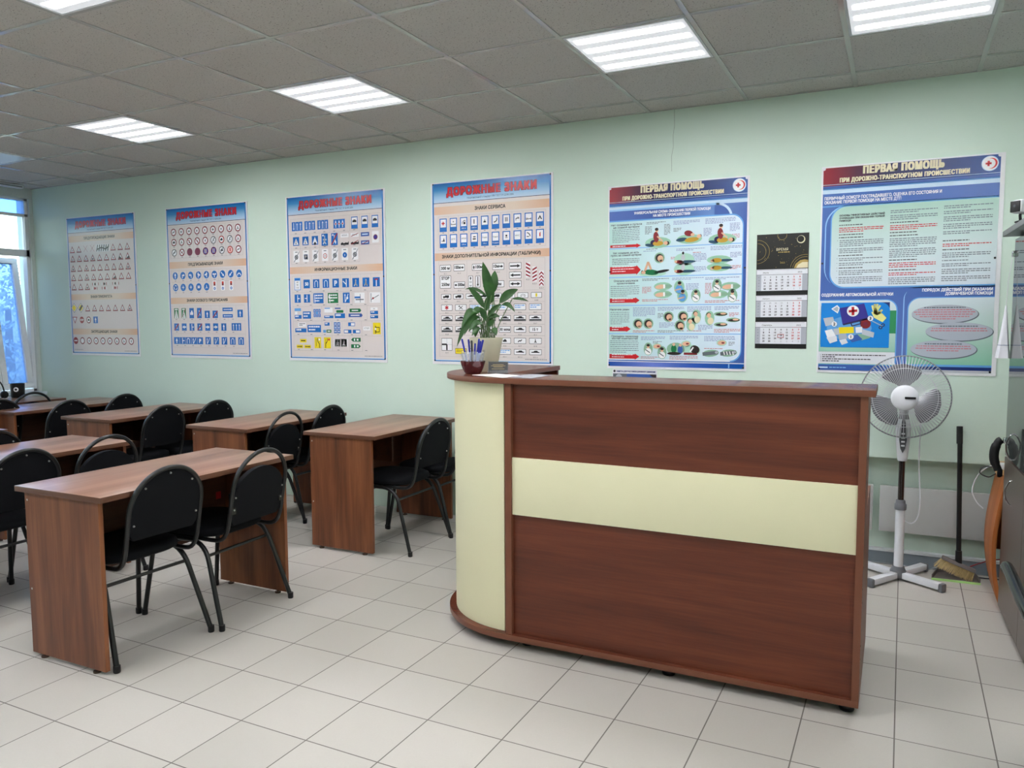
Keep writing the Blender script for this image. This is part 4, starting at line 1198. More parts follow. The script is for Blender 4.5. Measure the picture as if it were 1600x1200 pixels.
plate(S, .505, .594, .599, .642, code='8.2.5'); S.text('10м', .514, .626, .021, 'black', 5, width=.045, bold=.001); S.arrow(.562, .618, .592, .618, .008, 'black', 5)
plate(S, .638, .595, .733, .643, 'r', code='8.3.1'); plate(S, .638, .659, .733, .706, 'l', code='8.3.2'); plate(S, .638, .720, .733, .766, 'lr', code='8.3.3')
plate(S, .071, .670, .165, .764, code='8.1.2'); S.text('STOP', .118, .700, .021, 'black', 5, align='c', width=.064, bold=.001); S.text('250м', .118, .745, .021, 'black', 5, align='c', width=.064, bold=.001)
plate(S, .188, .717, .282, .765, code='8.1.4'); S.text('300м', .222, .749, .021, 'black', 5, width=.054, bold=.001); S.arrow(.217, .741, .194, .741, .008, 'black', 5)
plate(S, .309, .677, .347, .762, code='8.2.2'); S.arrow(.328, .706, .328, .684, .007, 'black', 5); S.text('10', .328, .730, .016, 'black', 5, align='c'); S.text('м', .328, .754, .016, 'black', 5, align='c')
plate(S, .369, .678, .407, .762, 'down', code='8.2.3')
plate(S, .430, .678, .468, .762, 'down', code='8.2.4'); plate(S, .506, .717, .599, .764, txt='30м', code='8.2.6')
for k, (a, b) in enumerate(((.768, .598), (.818, .628), (.869, .658))):
    S.rect(a, b, a + .033, b + .102, 'white', 3)
    if k < 2:
        for j in range(4):
            y = b + .102 * j / 4
            s_ = 1 if k == 0 else -1
            y0, y1 = (y, y + .017) if s_ > 0 else (y + .017, y)
            S.poly([(a, y0), (a + .033, y1), (a + .033, min(y1 + .0125, b + .102)), (a, min(y0 + .0125, b + .102))], 'dred', 4)
    else:
        for j in range(4):
            y = b + .024 * j + .004; S.poly([(a, y + .017), (a + .0165, y), (a + .033, y + .017), (a + .033, y + .029), (a + .0165, y + .012), (a, y + .029)], 'dred', 4)
    S.text('8.22.%d' % (k + 1), a + .016, b + .122, .0095, 'dark', 3, align='c')
for k in range(8):
    a = .080 + .1037 * k; plate(S, a, .804, a + .083, .843, ('truck', 'truck', 'car', 'truck', 'truck', 'truck', 'bike', 'amber')[k], code='8.4.%d' % (k + 1))
for k in range(7):
    a = .079 + .1188 * k; plate(S, a, .881, a + .095, .926, ('ast', 'ham', 'text', 'text', 'text', 'text', 'text')[k], code='8.5.%d' % (k + 1))
    plate(S, a, .961, a + .095, 1.003, 'park', code='8.6.%d' % (k + 1))
    plate(S, a, 1.039, a + .095, 1.083, ('park', 'park', 'blob', 'blob', '', 'car', '')[k], txt={4: '30 мин', 6: '15 т'}.get(k), code=('8.6.8', '8.6.9', '8.7', '8.8', '8.9', '8.10', '8.11')[k])
    if k > 1: plate(S, a, 1.120, a + .095, 1.162, 'blob', code='8.%d' % (12 + k))
    if k > 1: plate(S, a, 1.199, a + .095, 1.239, 'text' if k == 4 else 'blob' if k < 4 else 'car', code={4: '8.21.1', 5: '8.21.2', 6: '8.21.3'}.get(k))
plate(S, .078, 1.126, .170, 1.218, 'junction', code='8.13')
S.rrect(.195, 1.199, .290, 1.240, .004, 'dark', 3); S.rect(.198, 1.202, .287, 1.237, 'yellow', 4); S.greek(.207, 1.210, .278, 2, .012, 'dark', 5)
gridlines(S, [.061, .298, .620, .752, .911], .568, .788); gridlines(S, [.061, .911], .788, .868)
for v in (.868, .947, 1.026, 1.105, 1.183): gridlines(S, [.061, .911], v, v + .078)
finish_road(t, S, T)

# ---- first aid posters ------------------------------------------------
def aid_header(S, T, E, H):
    S.rect(.009, .008, .886, .112, M_REDBLUE, 1)
    S.rect(.009, .103, .886, .1055, 'pale', 2); S.rect(.009, .112, .886, .128, 'royal', 1); S.rect(.009, .126, .886, .134, 'lblue', 1); S.rect(.009, .133, .886, .156, 'pale', 1)
    T.text('ПЕРВАЯ ПОМОЩЬ', .421, .053, .040, 'gold', 4, width=.398, align='c', bold=.0040, boldv=.0016, gap=1.2)
    T.text('ПРИ ДОРОЖНО-ТРАНСПОРТНОМ ПРОИСШЕСТВИИ', .421, .094, .0235, 'gold', 4, width=.644, align='c', bold=.0019, boldv=.0009, gap=1.16)
    u, v = .837, .053
    E.disc(u, v, .040, 'pale', 3, n=32); E.disc(u, v, .036, 'white', 4, n=32)
    E.disc(u + .006, v, .028, 'red', 5, n=32); E.disc(u - .001, v, .026, 'white', 6, n=32)
    E.rect(u - .021, v - .005, u + .007, v + .005, 'red', 7); E.rect(u - .012, v - .014, u - .002, v + .014, 'red', 7)
def finish_aid(t, S, T, E, H):
    S.build('printed_sheet', t); T.build('title_lettering', t); E.build('red_cross_emblem', t)
    screws(t, [(.012, .012), (.882, .012)], dark=False)
    screws(t, [(.016, H * .465), (.879, H * .465), (.014, H - .022), (.880, H - .022)])
def figure(S, u, v, k):
    """small coloured vignette of one aid pose on a green wash"""
    def el(x, y, a, b, key, L, rot=0.0): S.disc(u + x, v + y, a, key, L, b, 14, rot)
    if k == 'kneel':
        el(0, .03, .085, .035, 'grass', 3); el(-.055, .045, .03, .010, 'jeans', 4, .15); el(.0, .035, .035, .016, 'cloth', 5); el(.05, .035, .014, .012, 'skin', 5); el(.062, .036, .012, .012, 'hair', 4)
        el(-.012, -.005, .018, .034, 'maroon', 6, -.1); el(-.008, -.048, .010, .013, 'skin', 6); el(-.009, -.054, .012, .010, 'hair', 7); S.line([(u - .005, v - .01), (u + .03, v + .022)], .009, 'skin', 7); el(-.03, .03, .02, .018, 'ink', 4)
    elif k == 'bend':
        el(0, .02, .08, .030, 'grass', 3); el(-.05, .022, .035, .012, 'jeans', 4, -.1); el(.015, .025, .045, .015, 'cloth', 5, -.1); el(-.005, -.015, .028, .018, 'maroon', 5, .2); el(.02, -.006, .012, .010, 'skin', 6); el(.06, .006, .014, .012, 'skin', 6); el(.068, .004, .009, .010, 'hair', 5)
    elif k == 'lie':
        el(0, 0, .075, .026, 'grass', 3); el(-.012, .004, .03, .014, 'cloth', 5); el(-.04, .006, .012, .010, 'skin', 5); el(.04, .005, .045, .008, 'jeans', 4)
    elif k == 'sitlie':
        el(0, 0, .065, .04, 'wash', 3); el(.02, .014, .055, .009, 'jeans', 4); el(-.03, .014, .03, .011, 'maroon', 4); el(-.006, -.012, .013, .022, 'lgrey', 5); el(-.006, -.040, .007, .009, 'hair', 6); el(-.052, .012, .009, .008, 'skin', 5)
    elif k == 'man':
        el(0, .03, .09, .02, 'wash', 3); el(-.01, .022, .05, .018, 'green', 4, .1); el(.06, .018, .05, .009, 'black', 4, -.15); el(-.06, .022, .014, .011, 'skin', 5); el(-.068, .02, .008, .012, 'hair', 4); S.line([(u - .05, v + .01), (u - .03, v - .045), (u - .01, v + .005)], .014, 'skin', 5)
    elif k == 'head':
        el(0, 0, .034, .034, 'moss', 3); el(0, 0, .026, .025, 'hair', 4); el(.006, .004, .019, .020, 'skin', 5); el(.012, .020, .012, .010, 'skin', 5)
    elif k == 'arm':
        el(0, 0, .058, .026, 'grass', 3); el(.03, 0, .032, .012, 'moss', 4); el(-.015, .003, .034, .014, 'skin', 5, -.1); S.rect(u + .004, v - .012, u + .016, v + .014, 'white', 6)
    elif k == 'blueman':
        el(0, 0, .034, .044, 'grass', 3); el(0, .012, .024, .026, 'lblue', 5); el(.002, -.020, .011, .013, 'skin', 5); el(.002, -.027, .012, .010, 'hair', 6); S.line([(u - .03, v + .02), (u + .012, v + .010)], .008, 'skin', 6)
    elif k == 'whiteman':
        el(0, 0, .030, .042, 'moss', 3); el(0, .016, .022, .022, 'white', 5); el(0, -.016, .010, .013, 'skin', 5); el(0, -.024, .011, .009, 'hair', 6); S.line([(u - .018, v + .004), (u + .012, v + .024)], .006, 'mid', 6)
    elif k == 'bust':
        el(0, 0, .030, .045, 'grass', 3); el(.006, .018, .019, .022, 'gold', 5); el(-.004, -.016, .013, .015, 'skin', 5); el(-.006, -.022, .015, .013, 'hair', 4)
    elif k == 'pair':
        el(0, 0, .058, .04, 'moss', 3); el(-.012, 0, .018, .026, 'green', 4); el(.03, .005, .017, .026, 'royal', 4); el(-.012, -.028, .009, .010, 'skin', 5); el(.03, -.024, .009, .010, 'skin', 5); el(-.01, .03, .045, .010, 'hair', 5)
    elif k == 'splint':
        el(0, 0, .055, .035, 'wash', 3); S.line([(u - .05, v + .022), (u + .035, v + .022)], .014, 'maroon', 4); el(.02, -.005, .03, .026, 'hair', 4, .4); S.line([(u - .01, v + .01), (u + .01, v - .02)], .009, 'white', 5)
    elif k == 'hand':
        el(0, 0, .032, .020, 'wash', 3); el(0, 0, .025, .014, 'skin', 4, -.1); el(.008, 0, .010, .005, 'maroon', 5)
    elif k == 'leg' or k == 'legw':
        el(0, 0, .052, .022, 'moss', 3, -.1); S.line([(u - .05, v + .006), (u + .045, v - .006)], .022, 'mid', 4); el(.036, -.006, .010, .008, 'silver', 5)
        if k == 'legw':
            for q in range(4): S.line([(u - .03 + q * .018, v - .010), (u - .024 + q * .018, v + .012)], .006, 'white', 5)
    elif k == 'laid':
        el(0, 0, .042, .014, 'moss', 3); el(.005, .002, .036, .008, 'hair', 4); el(.015, -.002, .018, .006, 'skin', 5)

t = poster('first aid poster with red arrows and figure drawings above the counter', -1.727, 2.314, 0.898, 1.186)
S, T, E = Sheet(), Sheet(), Sheet()
aid_header(S, T, E, 1.186)
S.rect(.009, .156, .886, 1.136, M_BLUESWEEP, 1)
S.rrect(.700, .150, .800, .260, .09, 'pale', 2, (0, 1, 0, 0)); S.rrect(.690, .163, .787, .262, .082, 'royal', 3, (0, 1, 0, 0)); S.rect(.009, .150, .72, .162, 'sky', 2)
S.rrect(.009, .222, .868, 1.130, .072, 'lblue', 4, (0, 1, 1, 0)); S.rrect(.009, .230, .862, 1.122, .068, M_ICEROW, 5, (0, 1, 1, 0))
S.text('УНИВЕРСАЛЬНАЯ СХЕМА ОКАЗАНИЯ ПЕРВОЙ ПОМОЩИ', .421, .188, .0150, 'white', 6, width=.488, align='c', bold=.0006)
S.text('НА МЕСТЕ ПРОИСШЕСТВИЯ', .421, .211, .0150, 'white', 6, width=.236, align='c', bold=.0006)
for v in (.403, .590, .773, .957): S.rect(.009, v - .004, .862, v + .003, 'sky', 6)
S.rect(.009, 1.122, .80, 1.128, 'white', 5)
S.rect(.009, 1.141, .886, 1.171, M_FOOTSWEEP, 2); S.rect(.790, 1.142, .797, 1.168, 'sky', 3)
heads = [('Нет сознания и пульса', .256, .125, .208), ('на сонной артерии', .272, .125, .175), ('Нет сознания, но есть', .437, .124, .175), ('пульс на сонной артерии', .452, .124, .205), ('Опасное наружное', .618, .125, .165), ('кровотечение', .634, .125, .120), ('Наличие раны', .804, .083, .133), ('Признаки перелома', .980, .120, .182), ('костей конечностей', .994, .120, .176)]
for s_, v, u, w in heads: S.text(s_, u, v, .012, 'mid', 7, width=w, align='c', bold=.0005)
S.greek(.03, .280, .215, 8, .0112, 'txt', 7, .0038, 1); S.greek(.03, .468, .215, 4, .011, 'mid', 7, .004, 2); S.greek(.02, .645, .215, 6, .0125, 'txt', 7, .004, 3); S.greek(.02, .815, .150, 7, .0125, 'txt', 7, .004, 4); S.greek(.02, 1.003, .215, 7, .0122, 'txt', 7, .004, 5)
for a, b, tip, lines in ((.375, .400, .224, 1), (.514, .574, .225, 3), (.722, .758, .219, 2), (.908, .944, .160, 2), (1.088, 1.124, .220, 2)):
    m = (a + b) / 2; h = (b - a) * .34 if lines == 1 else (b - a) * .40
    S.poly([(.016, m - h), (tip - .03, m - h), (tip - .03, a - .002), (tip, m), (tip - .03, b + .002), (tip - .03, m + h), (.016, m + h)], 'red', 7)
    S.greek(.032, m - .012 * (lines - 1) / 1.0 - .002, tip - .045, lines, .0150, 'white', 8, .005, lines)
for u, v, k in ((.336, .345, 'kneel'), (.537, .342, 'bend'), (.741, .343, 'kneel'), (.347, .472, 'head'), (.303, .540, 'man'), (.505, .488, 'sitlie'), (.505, .548, 'sitlie'), (.722, .497, 'lie'), (.722, .543, 'lie'), (.370, .653, 'arm'), (.370, .703, 'arm'),
                (.477, .661, 'blueman'), (.498, .714, 'blueman'), (.583, .715, 'whiteman'), (.713, .655, 'whiteman'), (.794, .662, 'arm'), (.722, .709, 'arm'), (.808, .719, 'whiteman'), (.209, .891, 'head'), (.278, .891, 'head'), (.410, .847, 'head'), (.503, .845, 'head'), (.484, .903, 'head'),
                (.588, .848, 'bust'), (.554, .894, 'bust'), (.671, .857, 'bust'), (.739, .832, 'laid'), (.815, .869, 'laid'), (.740, .897, 'laid'), (.279, 1.055, 'whiteman'), (.338, 1.037, 'hand'), (.371, 1.077, 'whiteman'), (.459, 1.052, 'pair'), (.526, 1.019, 'hand'), (.562, 1.060, 'splint'), (.748, 1.011, 'hand'), (.681, 1.077, 'leg'), (.791, 1.074, 'legw')):
    S_ = S
    class Shift:
        pass
    off = Sheet.disc
    figure(type('V', (), {'disc': lambda self, u, v, r, key, L, ry, n, rot: S.disc(u, v, r, key, L + 5, ry, n, rot), 'line': lambda self, p, w, key, L: S.line(p, w, key, L + 5), 'rect': lambda self, a, b, c, d, key, L: S.rect(a, b, c, d, key, L + 5)})(), u, v, k)
for a, b, c, n, key in ((.26, .244, .385, 2, 'txt'), (.25, .270, .295, 6, 'txt'), (.375, .262, .415, 8, 'txt'), (.435, .246, .60, 3, 'txtb'), (.435, .290, .485, 3, 'txt'), (.635, .243, .82, 4, 'txtb'), (.625, .30, .675, 6, 'txtb'), (.785, .278, .845, 6, 'txtb'), (.80, .345, .845, 4, 'txtr'),
                        (.24, .424, .385, 1, 'txtb'), (.26, .412, .385, 1, 'txt'), (.42, .470, .47, 2, 'txtr'), (.40, .42, .47, 0, 'txt'), (.455, .420, .635, 2, 'txtb'), (.56, .455, .645, 6, 'txtb'), (.56, .445, .645, 1, 'txtr'), (.56, .535, .645, 4, 'txtb'), (.67, .415, .86, 3, 'txtb'), (.79, .455, .86, 4, 'txtb'), (.79, .535, .86, 3, 'txtr'),
                        (.235, .602, .41, 2, 'txt'), (.235, .655, .295, 5, 'txtr'), (.235, .735, .41, 2, 'txtr'), (.43, .602, .63, 2, 'txtb'), (.52, .64, .60, 5, 'txtb'), (.64, .605, .85, 2, 'txtb'), (.64, .64, .68, 8, 'txtr'), (.64, .748, .85, 2, 'txtr'),
                        (.175, .786, .325, 7, 'txtb'), (.175, .935, .32, 2, 'txtr'), (.34, .786, .51, 3, 'txtb'), (.34, .825, .38, 4, 'txt'), (.35, .885, .45, 4, 'txtb'), (.34, .935, .51, 2, 'txt'), (.53, .785, .68, 4, 'txtb'), (.60, .90, .69, 4, 'txtb'), (.53, .935, .68, 1, 'txtr'), (.70, .785, .85, 3, 'txtb'), (.79, .825, .85, 3, 'txtr'), (.70, .925, .86, 3, 'txtr'),
                        (.23, .975, .39, 3, 'txtb'), (.31, 1.005, .37, 2, 'txt'), (.23, 1.105, .38, 2, 'txtr'), (.42, .97, .60, 3, 'txtb'), (.42, 1.098, .60, 3, 'txtr'), (.64, .970, .83, 4, 'txtb'), (.79, 1.005, .83, 3, 'txt'), (.64, 1.045, .83, 1, 'txtr')):
    if n: S.greek(a, b, c, n, .0088, key, 7, .0042, int(a * 1000 + b * 100))
finish_aid(t, S, T, E, 1.186)

t = poster('first aid poster with columns of text and a car kit picture, right of the calendar', -0.424, 2.325, 0.908, 1.190)
S, T, E = Sheet(), Sheet(), Sheet()
aid_header(S, T, E, 1.19)
S.rect(.009, .156, .886, 1.162, M_SIDEBLUE, 1)
S.rect(.009, .224, .886, .232, 'lblue', 2)
S.rrect(.026, .224, .886, .700, .12, 'sky', 2, (1, 0, 0, 1)); S.rrect(.032, .229, .886, .706, .12, M_SIDEBLUE, 3, (1, 0, 0, 1)); S.rrect(.056, .228, .886, .700, .082, 'lblue', 4, (1, 0, 0, 1)); S.rrect(.062, .233, .886, .692, .078, M_CELLMINT, 5, (1, 0, 0, 1))
S.text('ПЕРВИЧНЫЙ ОСМОТР ПОСТРАДАВШЕГО. ОЦЕНКА ЕГО СОСТОЯНИЯ И', .019, .190, .0165, 'white', 6, width=.597, bold=.0006)
S.text('ОКАЗАНИЕ ПЕРВОЙ ПОМОЩИ НА МЕСТЕ ДТП', .019, .213, .0165, 'white', 6, width=.398, bold=.0006)
S.text('ОСНОВЫ ЭФФЕКТИВНЫХ ДЕЙСТВИЙ', .102, .288, .009, 'dark', 7, width=.235, bold=.0006)
S.text('ОЧЕВИДЦЕВ ПРИ ОКАЗАНИИ ПЕРВОЙ', .102, .303, .009, 'dark', 7, width=.235, bold=.0006)
S.text('ПОМОЩИ', .102, .318, .009, 'dark', 7, bold=.0006)
y = .336
for n, key, ind in ((1, 'dark', 0), (3, 'red', 0), (1, 'dark', 0), (1, 'dark', 0), (4, 'txt', 1), (3, 'txt', 1), (1, 'dark', 0), (2, 'txt', 1), (2, 'txt', 1), (1, 'dark', 1), (3, 'txt', 1), (4, 'txt', 1)):
    S.greek(.102 + (.004 if ind else 0), y, .335, n, .0105, key, 7, .0048, int(y * 1000), .55); y += .0105 * n + .0062
    if ind: S.rect(.094, y - .0105 * n - .006, .097, y - .0105 * n - .003, 'dark', 7)
y = .270
for n, key in ((2, 'txt'), (3, 'txt'), (1, 'dark'), (3, 'red'), (1, 'dark'), (1, 'dark'), (5, 'txt'), (5, 'txt'), (1, 'dark'), (3, 'red'), (1, 'dark'), (2, 'red'), (4, 'txt')):
    S.greek(.367, y, .600, n, .0105, key, 7, .0048, int(y * 1000), .6); y += .0105 * n + .0068
y = .262
for n, key in ((2, 'txt'), (2, 'txt'), (3, 'txt'), (3, 'txt'), (2, 'txt'), (1, 'cell'), (1, 'dark'), (2, 'red'), (1, 'dark'), (3, 'txt'), (1, 'txt'), (2, 'txt'), (3, 'txt'), (3, 'txt')):
    if key != 'cell': S.greek(.630, y, .860, n, .0105, key, 7, .0048, int(y * 1000) + 1, .55)
    y += .0105 * n + .0085
# lower left: kit
S.text('СОДЕРЖАНИЕ АВТОМОБИЛЬНОЙ АПТЕЧКИ', .018, .745, .0155, 'white', 6, width=.376, bold=.0007)
S.rrect(.009, .766, .420, 1.140, .06, 'lblue', 3, (0, 1, 0, 0)); S.rrect(.009, .771, .414, 1.140, .056, M_CELLMINT2, 4, (0, 1, 0, 0)); S.rect(.376, .83, .414, .96, 'ever', 5)
S.rrect(.017, .783, .380, 1.042, .022, 'navy', 5, (1, 0, 0, 1)); S.rrect(.018, .783, .382, 1.041, .05, 'cyan', 6, (0, 1, 0, 0)); S.disc(.17, .93, .12, 'lblue', 7, .07)
S.poly([(.116, .814), (.247, .788), (.272, .868), (.135, .906)], 'purple', 9); S.poly([(.135, .906), (.272, .868), (.274, .880), (.140, .914)], 'ink', 9)
S.disc(.189, .831, .032, 'white', 10, n=24); S.poly([(.166, .826), (.211, .822), (.212, .836), (.167, .840)], 'red', 11); S.poly([(.181, .808), (.195, .807), (.197, .855), (.183, .856)], 'red', 11)
S.line([(.180, .900), (.186, .918), (.232, .904), (.228, .888)], .006, 'ink', 10)
S.poly([(.072, .818), (.104, .796), (.118, .812), (.108, .845)], 'white', 8); S.poly([(.080, .820), (.103, .803), (.112, .815), (.106, .836)], 'silver', 9)
S.poly([(.030, .872), (.083, .864), (.095, .905), (.045, .920)], 'lgrey', 9)
for k in range(4): S.line([(.305, .85), (.289 + k * .014, .800 - (.008 if k in (1, 2) else 0))], .011, 'glove', 9)
S.line([(.312, .855), (.342, .825)], .011, 'glove', 9); S.poly([(.285, .838), (.330, .832), (.365, .872), (.345, .896), (.300, .870)], 'glove', 9)
S.disc(.257, .905, .028, 'maroon', 9); S.disc(.257, .905, .012, 'wine', 10); S.line([(.290, .888), (.345, .918)], .005, 'silver', 10); S.disc(.348, .912, .010, 'ink', 10); S.disc(.336, .926, .010, 'ink', 10); S.disc(.348, .912, .005, 'cyan', 11); S.disc(.336, .926, .005, 'cyan', 11)
for P, key in (([(.115, .925), (.195, .922), (.198, .958), (.120, .962)], 'yellow'), ([(.040, .945), (.080, .935), (.100, .975), (.055, .985)], 'white'), ([(.050, .985), (.105, .975), (.110, 1.005), (.070, 1.020)], 'offwhite'), ([(.085, .935), (.115, .930), (.125, .965), (.095, .972)], 'lgrey'), ([(.205, .925), (.240, .922), (.245, .955), (.208, .958)], 'white'),
               ([(.240, .935), (.305, .955), (.300, .985), (.240, .965)], 'lgrey'), ([(.205, .965), (.275, .960), (.285, .985), (.240, 1.000)], 'moss'), ([(.165, .985), (.215, .965), (.245, .995), (.190, 1.012)], 'royal'), ([(.115, .965), (.155, .960), (.165, .990), (.120, .998)], 'silver'), ([(.120, 1.000), (.155, .992), (.168, 1.015), (.135, 1.028)], 'offwhite')): S.poly(P, key, 9 + .1 * rs.random())
for n_, u, v in (('1', .182, .980), ('2', .091, .906), ('3', .282, .874)): S.disc(u, v, .015, 'white', 12); S.text(n_, u, v + .008, .016, 'black', 13, align='c', bold=.0008)
S.rect(.009, 1.066, .414, 1.137, 'offwhite', 6); S.rect(.009, 1.064, .414, 1.067, 'moss', 7)
for k, w in enumerate((.338, .075, .260, .095)):
    S.text('%d.' % (k + 1), .020, 1.090 + .0118 * k, .008, 'dark', 8); S.greek(.030, 1.0835 + .0118 * k, .030 + w, 1, .01, 'dark', 8, .0055, k + 4, 1)
# lower right: order of actions
S.rrect(.448, .700, .886, 1.137, .07, 'sky', 2, (1, 0, 0, 0)); S.rrect(.453, .694, .886, 1.137, .07, M_SIDEBLUE, 3, (1, 0, 0, 0)); S.rrect(.470, .758, .886, 1.137, .062, 'lblue', 4, (1, 0, 0, 0)); S.rrect(.475, .763, .886, 1.132, .058, M_CELLMINT2, 5, (1, 0, 0, 0))
S.text('ПОРЯДОК ДЕЙСТВИЙ ПРИ ОКАЗАНИИ', .876, .726, .0150, 'white', 6, width=.336, align='r', bold=.0007)
S.text('ДОВРАЧЕБНОЙ ПОМОЩИ', .876, .747, .0150, 'white', 6, width=.223, align='r', bold=.0007)
for u, v, n in ((.652, .851, 6), (.724, .948, 3), (.652, 1.046, 4)):
    S.disc(u + .003, v + .003, .163, 'mid', 7, .053, 40); S.disc(u, v, .161, 'silver', 8, .050, 40)
    for k in range(n):
        w = (.10, .13, .15, .14, .12, .06)[k] if n == 6 else (.09, .13, .135, .08)[k]
        S.greek(u - w, v - (.038 if n == 6 else .032) + k * .0125, u + w, 1, .01, 'txtr' if k else 'mid', 9, .0055, k + 3, 1)
S.rect(.009, 1.137, .886, 1.148, 'lblue', 3); S.rect(.009, 1.144, .886, 1.162, 'navy', 4); S.rect(.009, 1.162, .886, 1.176, 'lgrey', 3)
S.rect(.009, 1.146, .414, 1.176, 'royal', 5); S.rect(.015, 1.156, .062, 1.164, 'pale', 6); S.greek(.070, 1.157, .16, 1, .01, 'sky', 6, .005, 5, 1)
finish_aid(t, S, T, E, 1.19)

# ---- small blue info sheet behind the counter
t = poster('small blue and white notice on the wall, half hidden behind the counter top', -1.690, 1.124, 0.302, 0.42)
S = Sheet()
S.rect(.004, .004, .298, .416, 'offwhite', 1); S.text('ПАМЯТКА ДЛЯ УЧАСТНИКОВ ДОРОЖНОГО ДВИЖЕНИЯ', .028, .019, .0085, 'navy', 2, width=.262, bold=.0006)
S.disc(.014, .014, .008, 'dark', 2); S.rect(.004, .030, .298, .25, 'royal', 2); S.poly([(.004, .030), (.100, .030), (.080, .25), (.004, .25)], 'mid', 3); S.disc(.17, .11, .07, 'cyan', 3, .06); S.disc(.045, .055, .022, 'silver', 4); S.poly([(.25, .030), (.298, .030), (.298, .07)], 'dark', 3)
S.greek(.02, .27, .28, 8, .016, 'txt', 2, .006, 9)
S.build('printed_sheet', t)

# ---- wall calendar -------------------------------------------------------
t = thing('wall_calendar', 'three month wall calendar with a black and gold picture board', 'calendar', (-0.780, -0.0005, 1.956))
MB().box((0, -0.002, -.684), (.296, 0, -.2)).build('backing_board', M_BLACKPL, t)
MB().box((0, -0.004, -.207), (.296, 0, 0)).build('picture_board', plain('calendar_black', (24, 22, 20), 0.3), t)
S = Sheet()
for u, v, r in ((.280, .212, .072), (.280, .212, .085), (.004, .103, .070), (.004, .103, .050), (.145, .010, .026)):
    P = [(u + r * math.cos(i * PI / 24), v + r * math.sin(i * PI / 24)) for i in range(49)]
    P = [p for p in P if 0.002 < p[0] < .294 and 0.002 < p[1] < .205]
    for p, q in zip(P, P[1:]):
        if math.hypot(p[0] - q[0], p[1] - q[1]) < r * .3: S.line([p, q], .0016, 'brass', 2)
S.poly([(.215, .205), (.225, .180), (.250, .160), (.275, .156), (.294, .160), (.294, .205)], 'brass', 2); S.poly([(.228, .205), (.238, .186), (.262, .172), (.294, .172), (.294, .205)], 'gold', 3)
S.disc(.252, .038, .023, 'gold', 2, n=24); S.disc(.250, .036, .019, 'pic', 3, n=24)
for k in range(46): S.disc(rs.uniform(.01, .285), rs.uniform(.01, .2), rs.uniform(.0006, .002), 'brass', 2, n=6)
S.text('ВРЕМЯ', .147, .100, .015, 'gold', 4, width=.066, align='c'); S.greek(.125, .106, .19, 1, .01, 'brass', 4, .006, 4, 1); S.text('2025', .150, .176, .010, 'brass', 4, align='c')
S.build('picture_print', t)
MONTHS = [('Июль', 30, 1, 31, .209, .337), ('Август', 28, 4, 31, .365, .495), ('Сентябрь', 1, 0, 30, .524, .656)]
for name, first, off, days, v0, v1 in MONTHS:
    p = MB().box((0.002, -0.0045, -v1), (.294, -0.002, -v0)).build('month_pad', plain('calendar_paper', (226, 228, 234), 0.5), t)
    S = Sheet()
    hv = v0 + .031
    S.rect(.002, hv, .030, v1, 'calgrey', 1); S.rect(.264, hv, .294, v1, 'calgrey', 1); S.rect(.002, hv, .294, hv + .0022, 'mid', 2); S.rect(.21, hv, .264, hv + .0022, 'dred', 3)
    S.text(name, .040, v0 + .024, .009, 'dark', 2); S.text('2025', .262, v0 + .024, .009, 'dark', 2, align='r')
    for k in range(36): S.rect(.008 + k * .0077, v0 + .002, .011 + k * .0077, v0 + .0055, 'mid', 2)
    d = 1 - {'Июль': 1, 'Август': 4, 'Сентябрь': 0}[name]
    prev = {'Июль': 30, 'Август': 31, 'Сентябрь': 31}[name]
    for r in range(5):
        for c in range(7):
            n = d + r * 7 + c
            key = 'red' if c > 4 else 'black'
            if n < 1: n += prev; key = 'grey'
            elif n > days: n -= days; key = 'grey'
            S.text(str(n), .050 + .0335 * c, hv + .020 + .0175 * r, .0095, key, 2, align='c', bold=.0004 if key != 'grey' else 0)
        S.text(str(r + 27), .016, hv + .019 + .0175 * r, .006, 'mid', 2, align='c')
    o = S.build('date_grid', p); o.location = (0, -.0047, 0)
m = MB()
for a, b in (((.131, -.597), (.167, -.600)), ((.131, -.617), (.167, -.620)), ((.131, -.600), (.134, -.617)), ((.164, -.600), (.167, -.617))): m.box((a[0], -.0075, a[1]), (b[0], -.0052, b[1]))
m.build('date_marker', pm('dred'), t)['label'] = 'red date marker'
COL.objects.unlink(_to); bpy.data.objects.remove(_to)
# ================================================================== NICHE: heaters, cables
M_HEATER = plain('heater_enamel', (186, 188, 186), 0.4, 0, 0.4, 0.02)
def heater(x0, x1, label):
    t = thing('heating_panel', label, 'heater', (x0, RECD, 0), 0, 'flat heating panels in the wall niche')
    m = MB().rbox((0, -0.062, 0.203), (x1 - x0, -0.044, 0.474), 0.004)
    m.build('front_plate', M_HEATER, t)
    for x in (0.08, x1 - x0 - 0.08):
        MB().box((x - 0.012, -0.044, 0.23), (x + 0.012, 0, 0.45)).build('wall_bracket', M_GREYPL, t)
heater(-0.062, 0.95, 'flat white heating panel in the niche behind the fan and broom')
heater(-1.12, -0.098, 'flat white heating panel mostly hidden behind the reception counter')
def cable(pts, r, m, label):
    o = MB().tube(spline(pts, 8), r, 8).build('floor_cable', m)
    return tag(o, label, 'cable')
cable([(0.33, 0.085, 0.006), (0.38, 0.07, 0.03), (0.45, 0.06, 0.075), (0.55, 0.05, 0.115), (0.72, 0.05, 0.12)], 0.0035, plain('cable_red', (140, 40, 44), 0.5), 'thin red cable rising behind the broom toward the orange side table')
cable([(-0.2, 0.088, 0.006), (0.05, 0.085, 0.006), (0.19, 0.06, 0.006), (0.26, 0.075, 0.03), (0.30, 0.09, 0.045)], 0.003, plain('cable_grey', (150, 154, 158), 0.5), 'thin grey cable along the skirting behind the fan foot')
